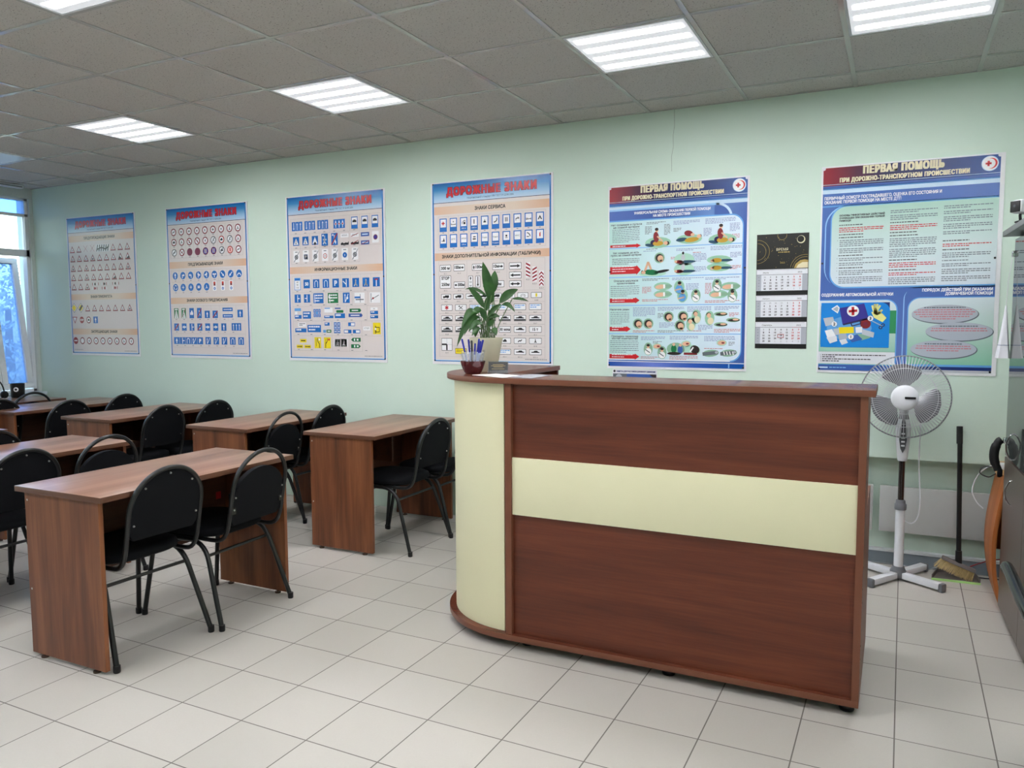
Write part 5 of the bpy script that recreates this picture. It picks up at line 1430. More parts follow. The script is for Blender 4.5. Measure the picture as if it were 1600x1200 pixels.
cable([(0.34, 0.06, 0.005), (0.45, 0.03, 0.005), (0.6, 0.04, 0.005), (0.85, 0.05, 0.005)], 0.0035, plain('cable_dark', (60, 62, 66), 0.5), 'dark cable lying on the floor right of the dustpan')

# ================================================================== STANDING FAN
def fan():
    bx, by = 0.046, -0.172
    t = thing('standing_fan', 'white standing fan with grey blades beside the reception counter', 'fan', (bx, by, 0))
    MB().lathe([(0, 0.012), (0.036, 0.012), (0.042, 0.02), (0.042, 0.05), (0.036, 0.058), (0.03, 0.075), (0, 0.075)], 24).build('base_hub', M_GREYPL, t)
    for k, a in enumerate((58, -34, 146, 238)):
        a = math.radians(a)
        c, s = math.cos(a), math.sin(a)
        L = 0.252
        m = MB().rbox((0.035, -0.021, 0.012), (L, 0.021, 0.046), 0.006)
        m.v = [(x * c - y * s, x * s + y * c, z) for x, y, z in m.v]
        arm = m.build('base_arm', M_WHITEPL, t)
        m = MB().rbox((L - 0.012, -0.0225, 0.0), (L + 0.014, 0.0225, 0.048), 0.010)
        m.v = [(x * c - y * s, x * s + y * c, z) for x, y, z in m.v]
        m.build('end_cap', M_GREYPL, arm)
    MB().lathe([(0.0, 0.06), (0.024, 0.06), (0.024, 0.40), (0, 0.40)], 24).build('lower_tube', M_WHITEPL, t)
    MB().lathe([(0.0, 0.395), (0.030, 0.395), (0.031, 0.402), (0.031, 0.424), (0.026, 0.430), (0.024, 0.446), (0.019, 0.450), (0, 0.45)], 24).build('collar', M_GREYPL, t)
    MB().lathe([(0.0, 0.44), (0.0155, 0.44), (0.0155, 0.70), (0, 0.70)], 20).build('inner_tube', plain('fan_inner_tube', (92, 84, 82), 0.22, 0.9), t)
    # control head
    m = MB()
    prof = [(0.668, 0.022, 0.022), (0.69, 0.027, 0.027), (0.76, 0.034, 0.032), (0.83, 0.038, 0.034), (0.875, 0.036, 0.034), (0.90, 0.030, 0.030)]
    n = 24
    v = [(a * math.cos(2 * PI * i / n), b * math.sin(2 * PI * i / n), z) for z, a, b in prof for i in range(n)]
    f = [(i * n + j, i * n + (j + 1) % n, (i + 1) * n + (j + 1) % n, (i + 1) * n + j) for i in range(len(prof) - 1) for j in range(n)]
    f += [tuple(reversed(range(n))), tuple(range((len(prof) - 1) * n, len(prof) * n))]
    ch = m.add(v, f, 0, True).build('control_head', M_WHITEPL, t)
    pol = [(0.0, 0.715), (-0.012, 0.74), (-0.019, 0.79), (-0.017, 0.85), (-0.004, 0.905), (0.004, 0.905), (0.017, 0.85), (0.019, 0.79), (0.012, 0.74)]
    m = MB().prism([(x, z) for x, z in pol], -0.0385, -0.028, axis='Y')
    m.build('button_panel', plain('fan_panel_grey', (72, 74, 78), 0.4), ch)
    for k in range(4):
        z = 0.752 + k * 0.022
        MB().rbox((-0.009, -0.043, z), (0.009, -0.038, z + 0.009), 0.002).build('button', M_WHITEPL, ch)
    # neck and motor
    MB().tube([(0, 0, 0.87), (0, 0.005, 0.93), (0, 0.0, 0.98)], [0.030, 0.024, 0.020], 16).build('neck', M_GREYPL, t)
    hy, hz = -0.10, 1.030      # hub plane
    MB().lathe([(0, -0.182), (0.02, -0.18), (0.048, -0.165), (0.058, -0.13), (0.058, -0.07), (0.05, -0.05), (0, -0.045)], 28, (0, hy, hz), axis='Y').build('motor_housing', M_WHITEPL, t)
    R = 0.220
    def radial(name, prof, N, wire, ringsr):
        m = MB()
        for i in range(N):
            a = 2 * PI * i / N
            m.tube([(r * math.cos(a), hy + y, hz + r * math.sin(a)) for r, y in prof], wire, 5, cap=False)
        for r, y, w in ringsr:
            m.tube([(r * math.cos(2 * PI * i / 64), hy + y, hz + r * math.sin(2 * PI * i / 64)) for i in range(64)], w, 6, closed=True)
        return m.build(name, plain('fan_wire', (206, 208, 212), 0.3, 0.2), t, fix=False)
    fp = [(0.062, -0.052), (0.10, -0.056), (0.155, -0.052), (0.19, -0.036), (0.213, -0.012), (R, 0.0)]
    radial('front_grille', fp, 84, 0.00115, [(0.157, -0.053, 0.0014)])
    bp_ = [(0.055, 0.055), (0.10, 0.062), (0.16, 0.058), (0.195, 0.04), (0.214, 0.016), (R, 0.004)]
    radial('rear_grille', bp_, 84, 0.00115, [(0.155, 0.060, 0.0014), (0.10, 0.063, 0.0014)])
    m = MB().tube([(R * math.cos(2 * PI * i / 72), hy + 0.002, hz + R * math.sin(2 * PI * i / 72)) for i in range(72)], 0.0036, 8, closed=True)
    m.build('guard_ring', plain('fan_ring', (128, 132, 136), 0.35), t)
    # blades: three broad, twisted, rounded
    for ang in (94, -26, 214):
        a0 = math.radians(ang)
        nr, nt = 18, 14
        v = []
        for i in range(nr + 1):
            q = i / nr
            r = 0.045 + q * 0.133
            half = math.radians(16 + 24 * math.sin(min(1, q * 1.12) * PI * 0.62)) * (1.0 if q < 0.82 else math.sqrt(max(0.02, 1 - ((q - 0.82) / 0.185) ** 2)))
            for j in range(nt + 1):
                s = -1 + 2 * j / nt
                a = a0 + s * half + 0.10 * q
                v.append((r * math.cos(a), hy + 0.010 + s * (0.016 - 0.004 * q), hz + r * math.sin(a)))
        f = [(i * (nt + 1) + j, i * (nt + 1) + j + 1, (i + 1) * (nt + 1) + j + 1, (i + 1) * (nt + 1) + j) for i in range(nr) for j in range(nt)]
        b = MB().add(v, f, 0, True).build('blade', plain('fan_blade_grey', (112, 112, 118), 0.4), t)
        sm = b.modifiers.new('thickness', 'SOLIDIFY'); sm.thickness = 0.002
    MB().lathe([(0, 0.03), (0.05, 0.03), (0.055, 0.015), (0.055, -0.012), (0, -0.012)], 28, (0, hy, hz), axis='Y').build('blade_hub', M_GREYPL, t)
    hub = MB().lathe([(0, 0.068), (0.03, 0.066), (0.055, 0.061), (0.0655, 0.055), (0.068, 0.049), (0.068, 0.045), (0, 0.045)], 36, (0, hy, hz), axis='Y').build('front_cap', M_WHITEPL, t)
    MB().box((0.000, hy - 0.0715, hz - 0.0045), (0.052, hy - 0.058, hz + 0.0065)).build('name_badge', M_BLACKPL, hub)
    # flex
    MB().tube(spline([(0.02, 0.02, 0.99), (0.07, 0.03, 0.97), (0.084, 0.022, 0.90), (0.082, 0.02, 0.67), (0.095, 0.02, 0.46), (0.088, 0.02, 0.36), (0.06, 0.02, 0.318), (0.02, 0.02, 0.33), (0.01, 0.02, 0.345)], 8), 0.0035, 8).build('power_cord', M_WHITEPL, t)
    # little plug hooked on the guard
    MB().tube([(-0.085, 0.012, hz - 0.125), (-0.088, 0.01, hz - 0.165)], 0.004, 8).build('cord_plug', M_BLACKPL, t)
fan()

# ================================================================== BROOM AND DUSTPAN
def broom():
    t = thing('broom', 'broom with a black handle leaning on the wall, straw coloured bristles', 'broom', (0.33, -0.04, 0))
    L = lambda x, y, z: (x - 0.33, y + 0.04, z)
    MB().tube([L(0.345, -0.05, 0.10), L(0.336, -0.035, 0.48), L(0.328, -0.022, 0.80)], 0.0125, 16).build('handle', M_BLACKPL, t)
    MB().tube([L(0.3275, -0.0215, 0.76), L(0.3245, -0.0185, 0.855)], 0.0155, 16).build('grip', plain('grip_black', (26, 26, 29), 0.6), t)
    MB().tube([L(0.3455, -0.051, 0.085), L(0.3435, -0.048, 0.165)], [0.018, 0.016], 16).build('socket', M_BLACKPL, t)
    # head: tilted bar with rows of bristles
    a, b = Vector(L(0.262, -0.055, 0.118)), Vector(L(0.425, -0.055, 0.058))
    d = (b - a).normalized(); up = Vector((-d.z, 0, d.x))
    hd = MB()
    P = []
    w = 0.019
    for p in (a, b):
        for sy, su in ((-1, -0.3), (1, -0.3), (0.75, 0.75), (-0.75, 0.75)):
            P.append(p + Vector((0, sy * w, 0)) + up * su * 0.018)
    hd.add(P, [(0, 3, 2, 1), (4, 5, 6, 7), (0, 1, 5, 4), (1, 2, 6, 5), (2, 3, 7, 6), (3, 0, 4, 7)])
    hd.build('brush_head', plain('brush_head_grey', (112, 106, 104), 0.5), t, bevel=0.004)
    r = random.Random(3)
    br = MB()
    for i in range(21):
        for j in range(3):
            for k in range(3):
                q = (i + 0.5) / 21
                p = a + (b - a) * q + Vector((0, -0.014 + j * 0.014, 0)) - up * 0.004
                sp = (q - 0.5) * 0.5 - 0.12
                e = p - up * r.uniform(0.052, 0.060) + d * (sp * 0.05 + r.uniform(-0.004, 0.004)) + Vector((0, r.uniform(-0.005, 0.005) + (j - 1) * 0.005, 0))
                if e.z < 0.008: e.z = 0.008
                br.tube([p, (p + e) / 2 + Vector((0, r.uniform(-.002, .002), 0)), e], [0.0016, 0.0014, 0.0008], 4, cap=False)
    br.build('bristles', plain('bristle_straw', (206, 184, 132), 0.7, var=0.25, scale=90), t, fix=False)['kind'] = 'stuff'
    d_ = thing('dustpan', 'grey dustpan with a lime green lip under the broom', 'dustpan', (0.332, -0.03, 0))
    m = MB()
    ol = [(-0.118, -0.075), (0.118, -0.062), (0.100, 0.075), (-0.085, 0.075)]
    m.prism([(x, y) for x, y in ol], 0.003, 0.007)
    m.prism([(-0.118, -0.075), (-0.085, 0.075), (-0.080, 0.075), (-0.113, -0.075)], 0.007, 0.030)
    m.prism([(0.113, -0.062), (0.095, 0.075), (0.100, 0.075), (0.118, -0.062)], 0.007, 0.030)
    m.prism([(-0.085, 0.070), (0.100, 0.070), (0.100, 0.075), (-0.085, 0.075)], 0.007, 0.045)
    m.build('pan', plain('dustpan_grey', (112, 104, 100), 0.5), d_)
    MB().prism([(-0.119, -0.079), (0.119, -0.066), (0.118, -0.060), (-0.118, -0.073)], 0.0, 0.011).build('lip', plain('lip_lime', (166, 214, 130), 0.5), d_)['label'] = 'lime green rubber lip'
broom()

# ================================================================== CABINET, CAMERA, TABLE, CLOTH
def cabinet():
    ang = math.radians(1.6)
    fx, fy = 0.491, -0.485
    t = thing('glass_front_cabinet', 'tall dark cabinet with glass upper doors at the right edge', 'cabinet', (fx, fy, 0), ang)
    D, W = 0.45, 1.10
    GM = NT('cabinet_smoked_glass')
    GM.bsdf(lin((74, 78, 76)), 0.03, 0, 0.9, ior=1.6)
    LAM = plain('cabinet_dark_laminate', (92, 79, 72), 0.3, 0, 0.5, 0.05)
    GR = plain('cabinet_grey_trim', (120, 122, 122), 0.4, 0, 0.4, 0.03)
    b = MB().box((0.02, -W, 0.02), (D, 0, 0.80)).box((D - 0.02, -W, 0.80), (D, 0, 1.84)).box((0.02, -0.018, 0.80), (D, 0, 1.84)).box((0.02, -W, 0.80), (D, -W + 0.018, 1.84))
    b.build('carcass', plain('cabinet_body_grey', (132, 134, 132), 0.45, 0, 0.4, 0.03), t)
    MB().rbox((-0.050, -W - 0.02, 1.84), (D + 0.01, 0.022, 1.866), 0.003).build('top_board', GR, t)
    for k in range(2):
        y0, y1 = -W / 2 * k - 0.002, -W / 2 * (k + 1) + 0.002
        dr = MB().box((-0.0005, y1, 0.03), (0.018, y0, 0.775)).build('lower_door', LAM, t)
        gd = MB().box((0.0, y1, 0.785), (0.006, y0, 1.825)).build('glass_door', GM.m, t)
        for y in ((-0.27, -0.83)[k],):
            pass
        for zc in ((0.645,) if k == 0 else (0.645,)):
            yc = -0.25 if k == 0 else -0.85
            pts = [(0.0, yc, zc + 0.055), (-0.012, yc, zc + 0.05), (-0.026, yc, zc + 0.02), (-0.028, yc, zc), (-0.024, yc, zc - 0.03), (-0.010, yc, zc - 0.055), (0.0, yc, zc - 0.06)]
            MB().tube(spline(pts, 5), 0.0035, 8).build('handle', M_CHROME, dr)
        for zc in (0.855,):
            yc = -0.22 if k == 0 else -0.88
            pts = [(0.0, yc, zc + 0.06), (-0.014, yc, zc + 0.05), (-0.027, yc, zc + 0.02), (-0.028, yc, zc), (-0.024, yc, zc - 0.03), (-0.010, yc, zc - 0.058), (0.0, yc, zc - 0.062)]
            MB().tube(spline(pts, 5), 0.0035, 8).build('handle', M_CHROME, gd)
        if k == 0:
            for z in (1.755, 0.855):
                MB().rbox((-0.012, -0.03, z - 0.014), (0.010, 0.004, z + 0.014), 0.004).build('glass_hinge', M_CHROME, gd)
    for y in (-0.05, -W + 0.05):
        for x in (0.05, D - 0.05):
            MB().lathe([(0, 0), (0.018, 0), (0.018, 0.02), (0, 0.02)], 12, (x, y, 0)).build('foot', M_BLACKPL, t)
    MB().box((0.03, -W + 0.02, 1.30), (D - 0.03, -0.02, 1.315)).build('shelf', GR, t)
    return t
cabinet()

def security_camera():
    t = thing('security_camera', 'white security camera with a black face on top of the cabinet', 'camera', (0.466, -0.85, 1.866), math.radians(-46))
    t.scale = (0.85, 0.85, 0.85)
    MB().lathe([(0, 0), (0.026, 0), (0.026, 0.006), (0.008, 0.012), (0, 0.012)], 20).build('base', M_BLACKPL, t)
    MB().tube([(0, 0, 0.01), (0, -0.004, 0.035), (0, 0, 0.055)], 0.007, 10).build('stalk', M_BLACKPL, t)
    m = MB().rbox((-0.034, -0.04, 0.045), (0.034, 0.06, 0.115), 0.02)
    b = m.build('body', plain('camera_white', (236, 238, 240), 0.35), t)
    m = MB().rbox((-0.027, -0.0425, 0.052), (0.027, -0.036, 0.108), 0.003)
    f = m.build('face_plate', M_BLACKPL, t)
    MB().lathe([(0, 0.004), (0.007, 0.003), (0.009, 0), (0, 0)], 16, (0, -0.0435, 0.083), axis='Y').build('lens', plain('lens_glass', (70, 72, 78), 0.1), f)
    return t
security_camera()

def cloth():
    m = MB()
    n, rows = 20, 12
    v = []
    for i in range(rows + 1):
        q = i / rows
        z = -0.255 * q
        r = 0.004 + 0.022 * q + 0.004 * q * q
        for j in range(n):
            a = 2 * PI * j / n
            k = 1 + 0.16 * q * math.sin(5 * a)
            v.append((r * k * math.cos(a) - 0.004 * q, r * k * math.sin(a) * 0.9, z))
    f = [(i * n + j, i * n + (j + 1) % n, (i + 1) * n + (j + 1) % n, (i + 1) * n + j) for i in range(rows) for j in range(n)]
    t = thing('hanging_cloth', 'white cloth hanging in a cone from the cabinet hinge', 'cloth', (0.468, -0.468, 1.51))
    MB().add(v, f, 0, True).build('drape', plain('cloth_white', (226, 228, 234), 0.8, var=0.03), t)
    MB().tube([(0, 0, -0.005), (0.004, 0.0, 0.12), (0.017, -0.006, 0.235)], 0.0014, 6).build('string', M_WHITEPL, t)
    st = MB(); i = 9
    st.tube([tuple(Vector(v[i * n + j]) * 1.0 + Vector((0.0012 * math.cos(2 * PI * j / n), 0.0012 * math.sin(2 * PI * j / n), 0))) for j in range(n)], 0.0012, 5, closed=True)
    st.build('hem_stripe', plain('stripe_blue', (90, 112, 150), 0.7), t)
cloth()

def headphones():
    t = thing('headphones', 'black padded headphones hanging at the cabinet corner above the side table', 'headphones', (0.472, -0.455, 0.70))
    MB().tube(spline([(-0.004, -0.005, 0.0), (-0.022, -0.003, 0.05), (-0.022, 0, 0.10), (-0.008, 0.0, 0.140), (0.004, 0.004, 0.150)], 6), [0.012] * 4 + [0.014] * 12 + [0.012] * 9, 12, flat=1.5).build('headband', M_BLACKPL, t)
    MB().lathe([(0, 0), (0.022, 0.002), (0.024, 0.012), (0.018, 0.022), (0, 0.024)], 20, (-0.008, -0.002, -0.012), axis='X').build('ear_cup', M_BLACKFAB, t)
    MB().tube(spline([(-0.014, 0.0, -0.02), (-0.04, 0.04, -0.045), (-0.075, 0.06, -0.03), (-0.06, 0.07, 0.0), (-0.01, 0.06, 0.004)], 6), 0.003, 8).build('cable', M_BLACKPL, t)
headphones()

def side_table():
    t = thing('side_table', 'small orange wooden side table with a bowed end panel by the cabinet', 'table', (0.6, -0.25, 0))
    W1 = wood('cherry_orange', (148, 82, 36), (172, 98, 46), (190, 116, 60), 2, 0.4)
    def bow(z): return 0.503 - 0.046 * math.sin(PI * min(1, max(0, (z + 0.0) / 0.66)) ** 0.85)
    zs = [0.0 + 0.655 * i / 20 for i in range(21)]
    for x0, name in ((0.0, 'end_panel'), (0.44, 'end_panel')):
        sg = 1 if x0 == 0 else -1
        pl = []
        for z in zs: pl.append((bow(z) if sg > 0 else 2 * 0.72 - bow(z), z))
        pr_ = [(x + sg * 0.02, z) for x, z in reversed(pl)]
        m = MB().prism([(x - 0.6, z) for x, z in pl + pr_], -0.20, 0.17, axis='Y', smooth=False)
        m.build(name, W1, t, bevel=0.002)
    MB().rbox((-0.125, -0.10, 0.655), (0.36, 0.24, 0.677), 0.004).build('table_top', wood('cherry_light', (196, 150, 104), (208, 164, 118), (216, 176, 132), 0, 0.4), t)
    MB().box((-0.09, 0.12, 0.22), (0.33, 0.138, 0.64)).build('back_panel', W1, t)
    d = thing('adapter_box', 'small white adapter with a looping white cord on the side table', 'adapter', (0.50, -0.28, 0.677))
    MB().rbox((-0.012, -0.03, 0), (0.035, 0.03, 0.03), 0.005).build('body', M_WHITEPL, d)
    MB().tube(spline([(-0.010, 0.0, 0.012), (-0.05, 0.05, 0.0), (-0.095, 0.09, -0.06), (-0.115, 0.10, -0.14), (-0.095, 0.10, -0.20), (-0.062, 0.1, -0.235)], 8), 0.0028, 8).build('cord', M_WHITEPL, d)
side_table()

def armchair():
    t = thing('office_armchair', 'black glossy office armchair, only an armrest showing at the right edge', 'armchair', (0.66, -2.38, 0))
    GL = plain('gloss_black', (10, 10, 12), 0.12, 0, 0.15, 0.02)
    for s in (-1, 1):
        x = s * 0.318
        p = spline([(x + s * -0.0, 0.385, 0.632), (x, 0.36, 0.648), (x, 0.25, 0.652), (x, 0.05, 0.650), (x, -0.15, 0.652), (x, -0.24, 0.64), (x - s * 0.01, -0.27, 0.58), (x - s * 0.03, -0.25, 0.50), (x - s * 0.09, -0.2, 0.455)], 6)
        MB().tube(p, [0.014, 0.016, 0.0175] + [0.018] * (len(p) - 3), 16).build('armrest', GL, t)
    MB().rbox((-0.25, -0.25, 0.43), (0.25, 0.25, 0.52), 0.04).build('seat', M_BLACKFAB, t)
    MB().rbox((-0.24, -0.33, 0.50), (0.24, -0.25, 1.05), 0.035).build('backrest', M_BLACKFAB, t)
    MB().lathe([(0, 0.09), (0.03, 0.09), (0.028, 0.30), (0.02, 0.30), (0.02, 0.43), (0, 0.43)], 16).build('gas_column', M_CHROME, t)
    for k in range(5):
        a = 2 * PI * k / 5 + 0.3
        c, s = math.cos(a), math.sin(a)
        lg = MB().tube([(0, 0, 0.10), (0.16 * c, 0.16 * s, 0.09), (0.29 * c, 0.29 * s, 0.07)], [0.024, 0.02, 0.014], 10).build('leg', GL, t)
        MB().lathe([(0, -0.02), (0.026, -0.02), (0.028, 0), (0.026, 0.02), (0, 0.02)], 14, (0.29 * c, 0.29 * s, 0.028), axis='X').build('caster', M_BLACKPL, lg)
armchair()

# ================================================================== ON THE COUNTER
RV, FV = Vector((0.896, 0.444, 0)), Vector((-0.444, 0.896, 0))
def plant():
    t = thing('potted_plant', 'green leafy plant in a cream pot on the reception counter', 'plant', (-1.803, -1.57, 1.2))
    MB().lathe([(0, 0), (0.050, 0), (0.053, 0.004), (0.079, 0.150), (0.082, 0.158), (0.0815, 0.165), (0.077, 0.165), (0.074, 0.150), (0, 0.148)], 40).build('pot', plain('pot_cream', (214, 208, 182), 0.45, 0, 0.4, 0.03), t)
    MB().lathe([(0, 0.151), (0.0735, 0.151), (0.0735, 0.147), (0, 0.147)], 24).build('soil', plain('soil', (58, 44, 34), 0.95, var=0.4, scale=120), t)
    LEAF = NT('leaf_green')
    tc = LEAF.coords(); n = LEAF.noise(tc, 30, 3)
    b = LEAF.bsdf(LEAF.mix(n, lin((22, 56, 24)), lin((56, 104, 38))), 0.38, 0, 0.5)
    STEM = plain('stem_green', (82, 108, 62), 0.5)
    S = 1 / 318.0
    def P(px, py, d): return RV * ((px - 757) * S) + FV * d + Vector((0, 0, 0.165 + (527 - py) * S))
    # blade base px, tip px, sag, width, depth base/tip
    L = [((767, 474), (753, 411), 0.004, 0.042, 0.0, -0.02), ((766, 462), (757, 437), -0.004, 0.030, -0.02, -0.03), ((769, 458), (771, 423), 0.006, 0.034, 0.03, 0.04), ((755, 482), (731, 451), 0.012, 0.026, -0.01, -0.04), ((759, 464), (724, 452), 0.018, 0.014, 0.03, 0.03),
         ((778, 474), (807, 453), 0.010, 0.036, 0.0, -0.02), ((798, 467), (824, 471), 0.006, 0.013, 0.04, 0.07), ((781, 477), (802, 488), 0.018, 0.020, -0.02, -0.05), ((761, 494), (781, 476), 0.008, 0.022, -0.03, -0.05), ((750, 497), (713, 540), 0.055, 0.034, -0.02, -0.06),
         ((753, 484), (733, 499), 0.018, 0.030, -0.01, -0.05), ((748, 503), (722, 524), 0.035, 0.028, 0.03, 0.05), ((762, 497), (779, 495), 0.008, 0.020, -0.02, -0.05), ((770, 511), (773, 524), 0.002, 0.022, -0.03, -0.05), ((742, 508), (741, 526), 0.004, 0.026, -0.03, -0.05),
         ((757, 486), (760, 462), 0.003, 0.024, 0.04, 0.05), ((752, 505), (731, 518), 0.020, 0.026, -0.04, -0.07), ((764, 505), (766, 486), 0.002, 0.020, 0.02, 0.02), ((746, 490), (720, 512), 0.040, 0.032, -0.03, -0.07), ((744, 500), (716, 530), 0.045, 0.030, 0.0, -0.04), ((757, 500), (748, 480), 0.006, 0.026, -0.02, -0.03), ((749, 512), (736, 524), 0.012, 0.022, -0.05, -0.07), ((761, 510), (770, 500), 0.004, 0.022, -0.04, -0.05), ((760, 478), (764, 458), 0.003, 0.026, 0.05, 0.06)]
    for i, (b0, t0, sag, w, d0, d1) in enumerate(L):
        a, c = P(*b0, d0), P(*t0, d1)
        r = random.Random(i)
        root = Vector((r.uniform(-.035, .035), r.uniform(-.035, .035), 0.148))
        mid = (root + a) / 2 + Vector((0, 0, 0.01))
        lf = MB().tube(spline([root, mid, a], 6), 0.0022, 6).build('leaf_stem', STEM, t)
        n = 12; v = []
        dirn = (c - a).normalized()
        side = dirn.cross(-FV + Vector((0, 0, 0.35))).normalized()
        nor = side.cross(dirn).normalized()
        for k in range(n + 1):
            q = k / n
            p = a + (c - a) * q + Vector((0, 0, 4 * sag * q * (1 - q)))
            hw = w * 0.6 * (math.sin(PI * q ** 0.8) ** 0.8 if 0 < q < 1 else 0.02)
            wav = 0.05 * math.sin(q * 9 + i)
            v += [p - side * hw + nor * hw * (0.35 + wav), p, p + side * hw + nor * hw * (0.35 - wav)]
        f = []
        for k in range(n):
            for j in (0, 1):
                f.append((k * 3 + j, k * 3 + j + 1, k * 3 + j + 4, k * 3 + j + 3))
        MB().add(v, f, 0, True).build('leaf', LEAF.m, t)
plant()

BX, BY = -1.784, -1.738
def bowl():
    t = thing('pen_bowl', 'dark red glass bowl with crumpled clear plastic holding pens', 'bowl', (BX, BY, 1.2))
    G = NT('ruby_glass')
    G.bsdf(lin((96, 24, 34)), 0.08, 0, 0.6, coat=0.5, trans=0.35, bump=G.noise(G.coords(), 90, 3), bstr=0.35)
    MB().lathe([(0, 0), (0.034, 0), (0.040, 0.006), (0.050, 0.026), (0.0575, 0.050), (0.060, 0.060), (0.0575, 0.060), (0.054, 0.050), (0.046, 0.026), (0.034, 0.010), (0, 0.008)], 40).build('bowl_glass', G.m, t)
    C = NT('clear_film')
    tr = C.n('ShaderNodeBsdfTransparent'); tr.inputs[0].default_value = (0.95, 0.96, 0.97, 1)
    gl = C.n('ShaderNodeBsdfPrincipled'); gl.inputs['Base Color'].default_value = lin((206, 212, 218)); gl.inputs['Roughness'].default_value = 0.15
    mx = C.n('ShaderNodeMixShader'); mx.inputs[0].default_value = 0.28
    C.l(tr.outputs[0], mx.inputs[1]); C.l(gl.outputs[0], mx.inputs[2]); C.l(mx.outputs[0], C.out.inputs['Surface'])
    r = random.Random(8); v = []; n = 36
    for i, (rad, z) in enumerate(((0.036, 0.030), (0.046, 0.060), (0.049, 0.080), (0.054, 0.100))):
        for j in range(n):
            a = 2 * PI * j / n
            k = rad * (1 + (0.02 + 0.10 * i / 3) * math.sin(9 * a + i) + r.uniform(-.05, .05))
            v.append((k * math.cos(a), k * math.sin(a), z + (0.010 * math.sin(5 * a) if i == 3 else 0) + r.uniform(-.003, .003)))
    f = [(i * n + j, i * n + (j + 1) % n, (i + 1) * n + (j + 1) % n, (i + 1) * n + j) for i in range(3) for j in range(n)]
    MB().add(v, f, 0).build('plastic_wrap', C.m, t, fix=False)['label'] = 'crumpled clear plastic wrap'
    BL = plain('pen_blue', (36, 42, 150), 0.3)
    BK = plain('pen_black', (20, 20, 26), 0.3)
    SH = plain('pen_shaft', (176, 186, 214), 0.2)
    pens = [(-0.050, 0.163, 0, 'leftmost blue pen in the dark red bowl, leaning left'), (-0.020, 0.160, 0, 'blue pen in the dark red bowl, just left of the black pen'), (-0.006, 0.155, 1, 'black pen in the dark red bowl among blue pens'), (0.012, 0.142, 0, 'blue pen in the dark red bowl, just right of the black pen'),
            (0.030, 0.163, 0, 'tallest blue pen in the right bunch of the bowl'), (0.037, 0.152, 0, 'blue pen second from the right in the dark red bowl'), (0.049, 0.158, 0, 'rightmost blue pen in the dark red bowl, leaning right')]
    for k, (dx, h, bk, lab) in enumerate(pens):
        top = RV * dx + FV * (0.012 * ((k % 3) - 1)) + Vector((0, 0, h))
        bot = RV * (dx * 0.35) + FV * (0.010 * ((k * 2 % 3) - 1)) + Vector((0, 0, 0.016))
        p = thing('pen', lab, 'pen', (BX, BY, 1.2), 0, 'pens in the bowl')
        q = bot + (top - bot) * 0.58
        MB().tube([bot, q], 0.0036, 8).build('barrel', BK if bk else SH, p)
        MB().tube([q, bot + (top - bot) * 0.97, top], [0.0046, 0.0046, 0.0036], 8).build('cap', BK if bk else BL, p)
bowl()

def card_holder():
    a = math.radians(22)
    t = thing('card_holder', 'clear acrylic stand with black business cards on the counter', 'card holder', (-1.679, -1.684, 1.2), a)
    AC = NT('acrylic')
    tr = AC.n('ShaderNodeBsdfTransparent'); tr.inputs[0].default_value = (0.93, 0.95, 0.97, 1)
    gl = AC.n('ShaderNodeBsdfGlossy'); gl.inputs['Roughness'].default_value = 0.05
    mx = AC.n('ShaderNodeMixShader'); mx.inputs[0].default_value = 0.16
    AC.l(tr.outputs[0], mx.inputs[1]); AC.l(gl.outputs[0], mx.inputs[2]); AC.l(mx.outputs[0], AC.out.inputs['Surface'])
    m = MB().box((-0.049, -0.022, 0), (0.049, 0.030, 0.003)).box((-0.049, -0.022, 0.003), (0.049, -0.019, 0.016))
    m.add([(-0.049, 0.004, 0.003), (0.049, 0.004, 0.003), (0.049, 0.022, 0.056), (-0.049, 0.022, 0.056), (-0.049, 0.007, 0.003), (0.049, 0.007, 0.003), (0.049, 0.025, 0.056), (-0.049, 0.025, 0.056)], [(0, 1, 2, 3), (7, 6, 5, 4), (0, 4, 5, 1), (3, 2, 6, 7), (0, 3, 7, 4), (1, 5, 6, 2)])
    m.build('stand', AC.m, t)
    cd = MB().add([(-0.045, -0.006, 0.004), (0.045, -0.006, 0.004), (0.045, 0.011, 0.053), (-0.045, 0.011, 0.053), (-0.045, 0.003, 0.004), (0.045, 0.003, 0.004), (0.045, 0.020, 0.053), (-0.045, 0.020, 0.053)], [(0, 1, 2, 3), (7, 6, 5, 4), (0, 4, 5, 1), (3, 2, 6, 7), (0, 3, 7, 4), (1, 5, 6, 2)]).build('card_stack', plain('card_black', (38, 40, 42), 0.4), t)
    g = MB()
    for k, (w, z) in enumerate(((0.026, 0.040), (0.034, 0.034), (0.022, 0.029), (0.030, 0.020))):
        y = -0.006 + 0.017 * (z - 0.004) / 0.049 - 0.0006
        g.box((-w, y - 0.0002, z), (w, y + 0.0002, z + 0.0022))
    g.build('gold_print', plain('card_gold', (190, 170, 120), 0.3), cd)
card_holder()
def sheet(pts, z, label, mat):
    m = MB().prism(pts, z, z + 0.0008)
    o = m.build('paper_sheet', mat)
    return tag(o, label, 'paper')
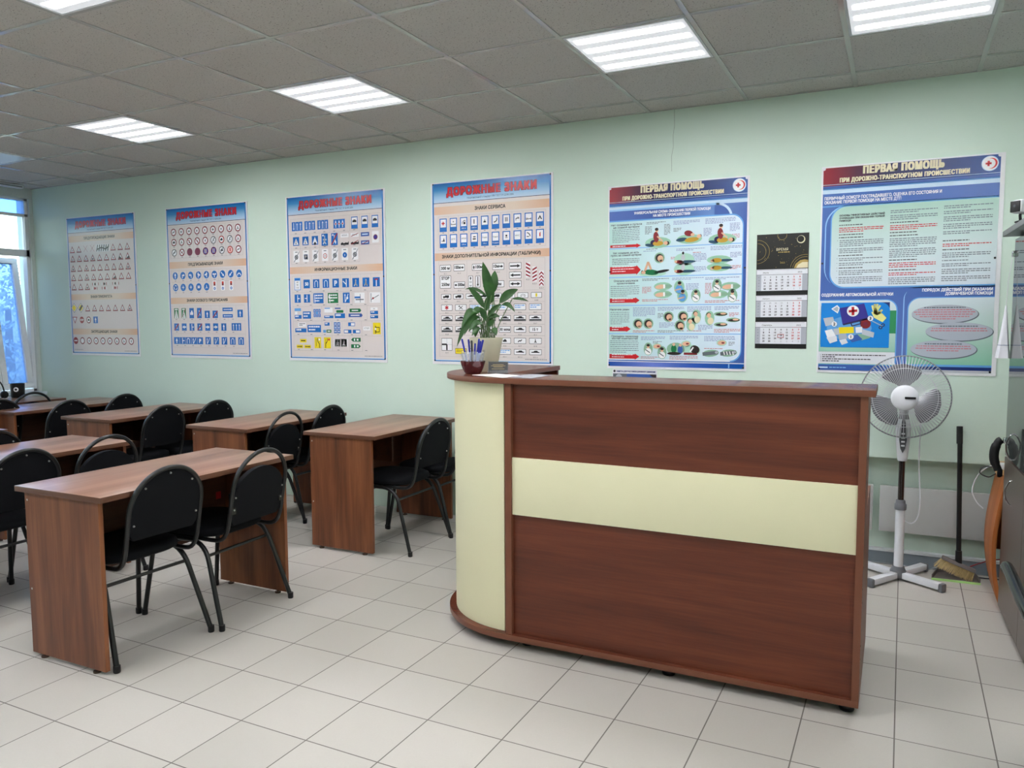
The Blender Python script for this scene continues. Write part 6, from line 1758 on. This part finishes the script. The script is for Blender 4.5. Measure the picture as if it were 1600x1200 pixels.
sheet([(-1.735, -1.835), (-1.535, -1.925), (-1.475, -1.80), (-1.675, -1.715)], 1.2002, 'white paper sheet lying in front of the card holder', plain('paper_white', (236, 238, 240), 0.6, var=0.01))
sheet([(-1.52, -1.90), (-1.40, -1.915), (-1.385, -1.72), (-1.505, -1.70)], 1.2012, 'printed glossy leaflet on the counter, right of the white sheet', plain('leaflet_grey', (190, 196, 204), 0.2, var=0.25, scale=40))

# ================================================================== WINDOW DESK ITEMS
def mug():
    t = thing('black_cup', 'black cup with a round white emblem on the window desk', 'cup', (-7.32, -0.50, 0.75))
    MB().lathe([(0, 0), (0.050, 0), (0.056, 0.01), (0.060, 0.13), (0.056, 0.13), (0.052, 0.012), (0, 0.010)], 36).build('cup_body', M_BLACKPL, t)
    a = math.atan2(-0.85, 0.52)
    m = MB(); n = 28; v = []
    for r0, k in ((0.021, 0), (0.010, 0)):
        for j in range(n):
            q = 2 * PI * j / n
            th = a + r0 * math.cos(q) / 0.059 + 0.25
            v.append((0.0598 * math.cos(th), 0.0598 * math.sin(th), 0.078 + r0 * math.sin(q)))
    f = [(j, (j + 1) % n, n + (j + 1) % n, n + j) for j in range(n)]
    m.add(v, f).build('emblem', plain('emblem_white', (226, 228, 228), 0.5), t, fix=False)
mug()
def headset():
    t = thing('headset', 'black wire headset beside the black cup on the window desk', 'headset', (-7.36, -0.68, 0.75))
    A = [(0.085 * math.cos(PI * i / 14), 0.02, 0.05 + 0.13 * math.sin(PI * i / 14)) for i in range(15)]
    A = [(x * 0.6, x * 0.6, z) for x, _, z in A]
    MB().tube(A, 0.006, 8).build('headband', M_BLACKPL, t)
    for s in (-1, 1):
        MB().lathe([(0, -0.014), (0.034, -0.012), (0.036, 0), (0.03, 0.014), (0, 0.016)], 20, (s * 0.052, s * 0.052, 0.038), axis='X').build('ear_cup', M_BLACKPL, t)
    MB().tube(spline([(0.055, 0.055, 0.03), (0.075, 0.02, 0.012), (0.085, -0.05, 0.008)], 6), 0.004, 8).build('boom', M_BLACKPL, t)
headset()
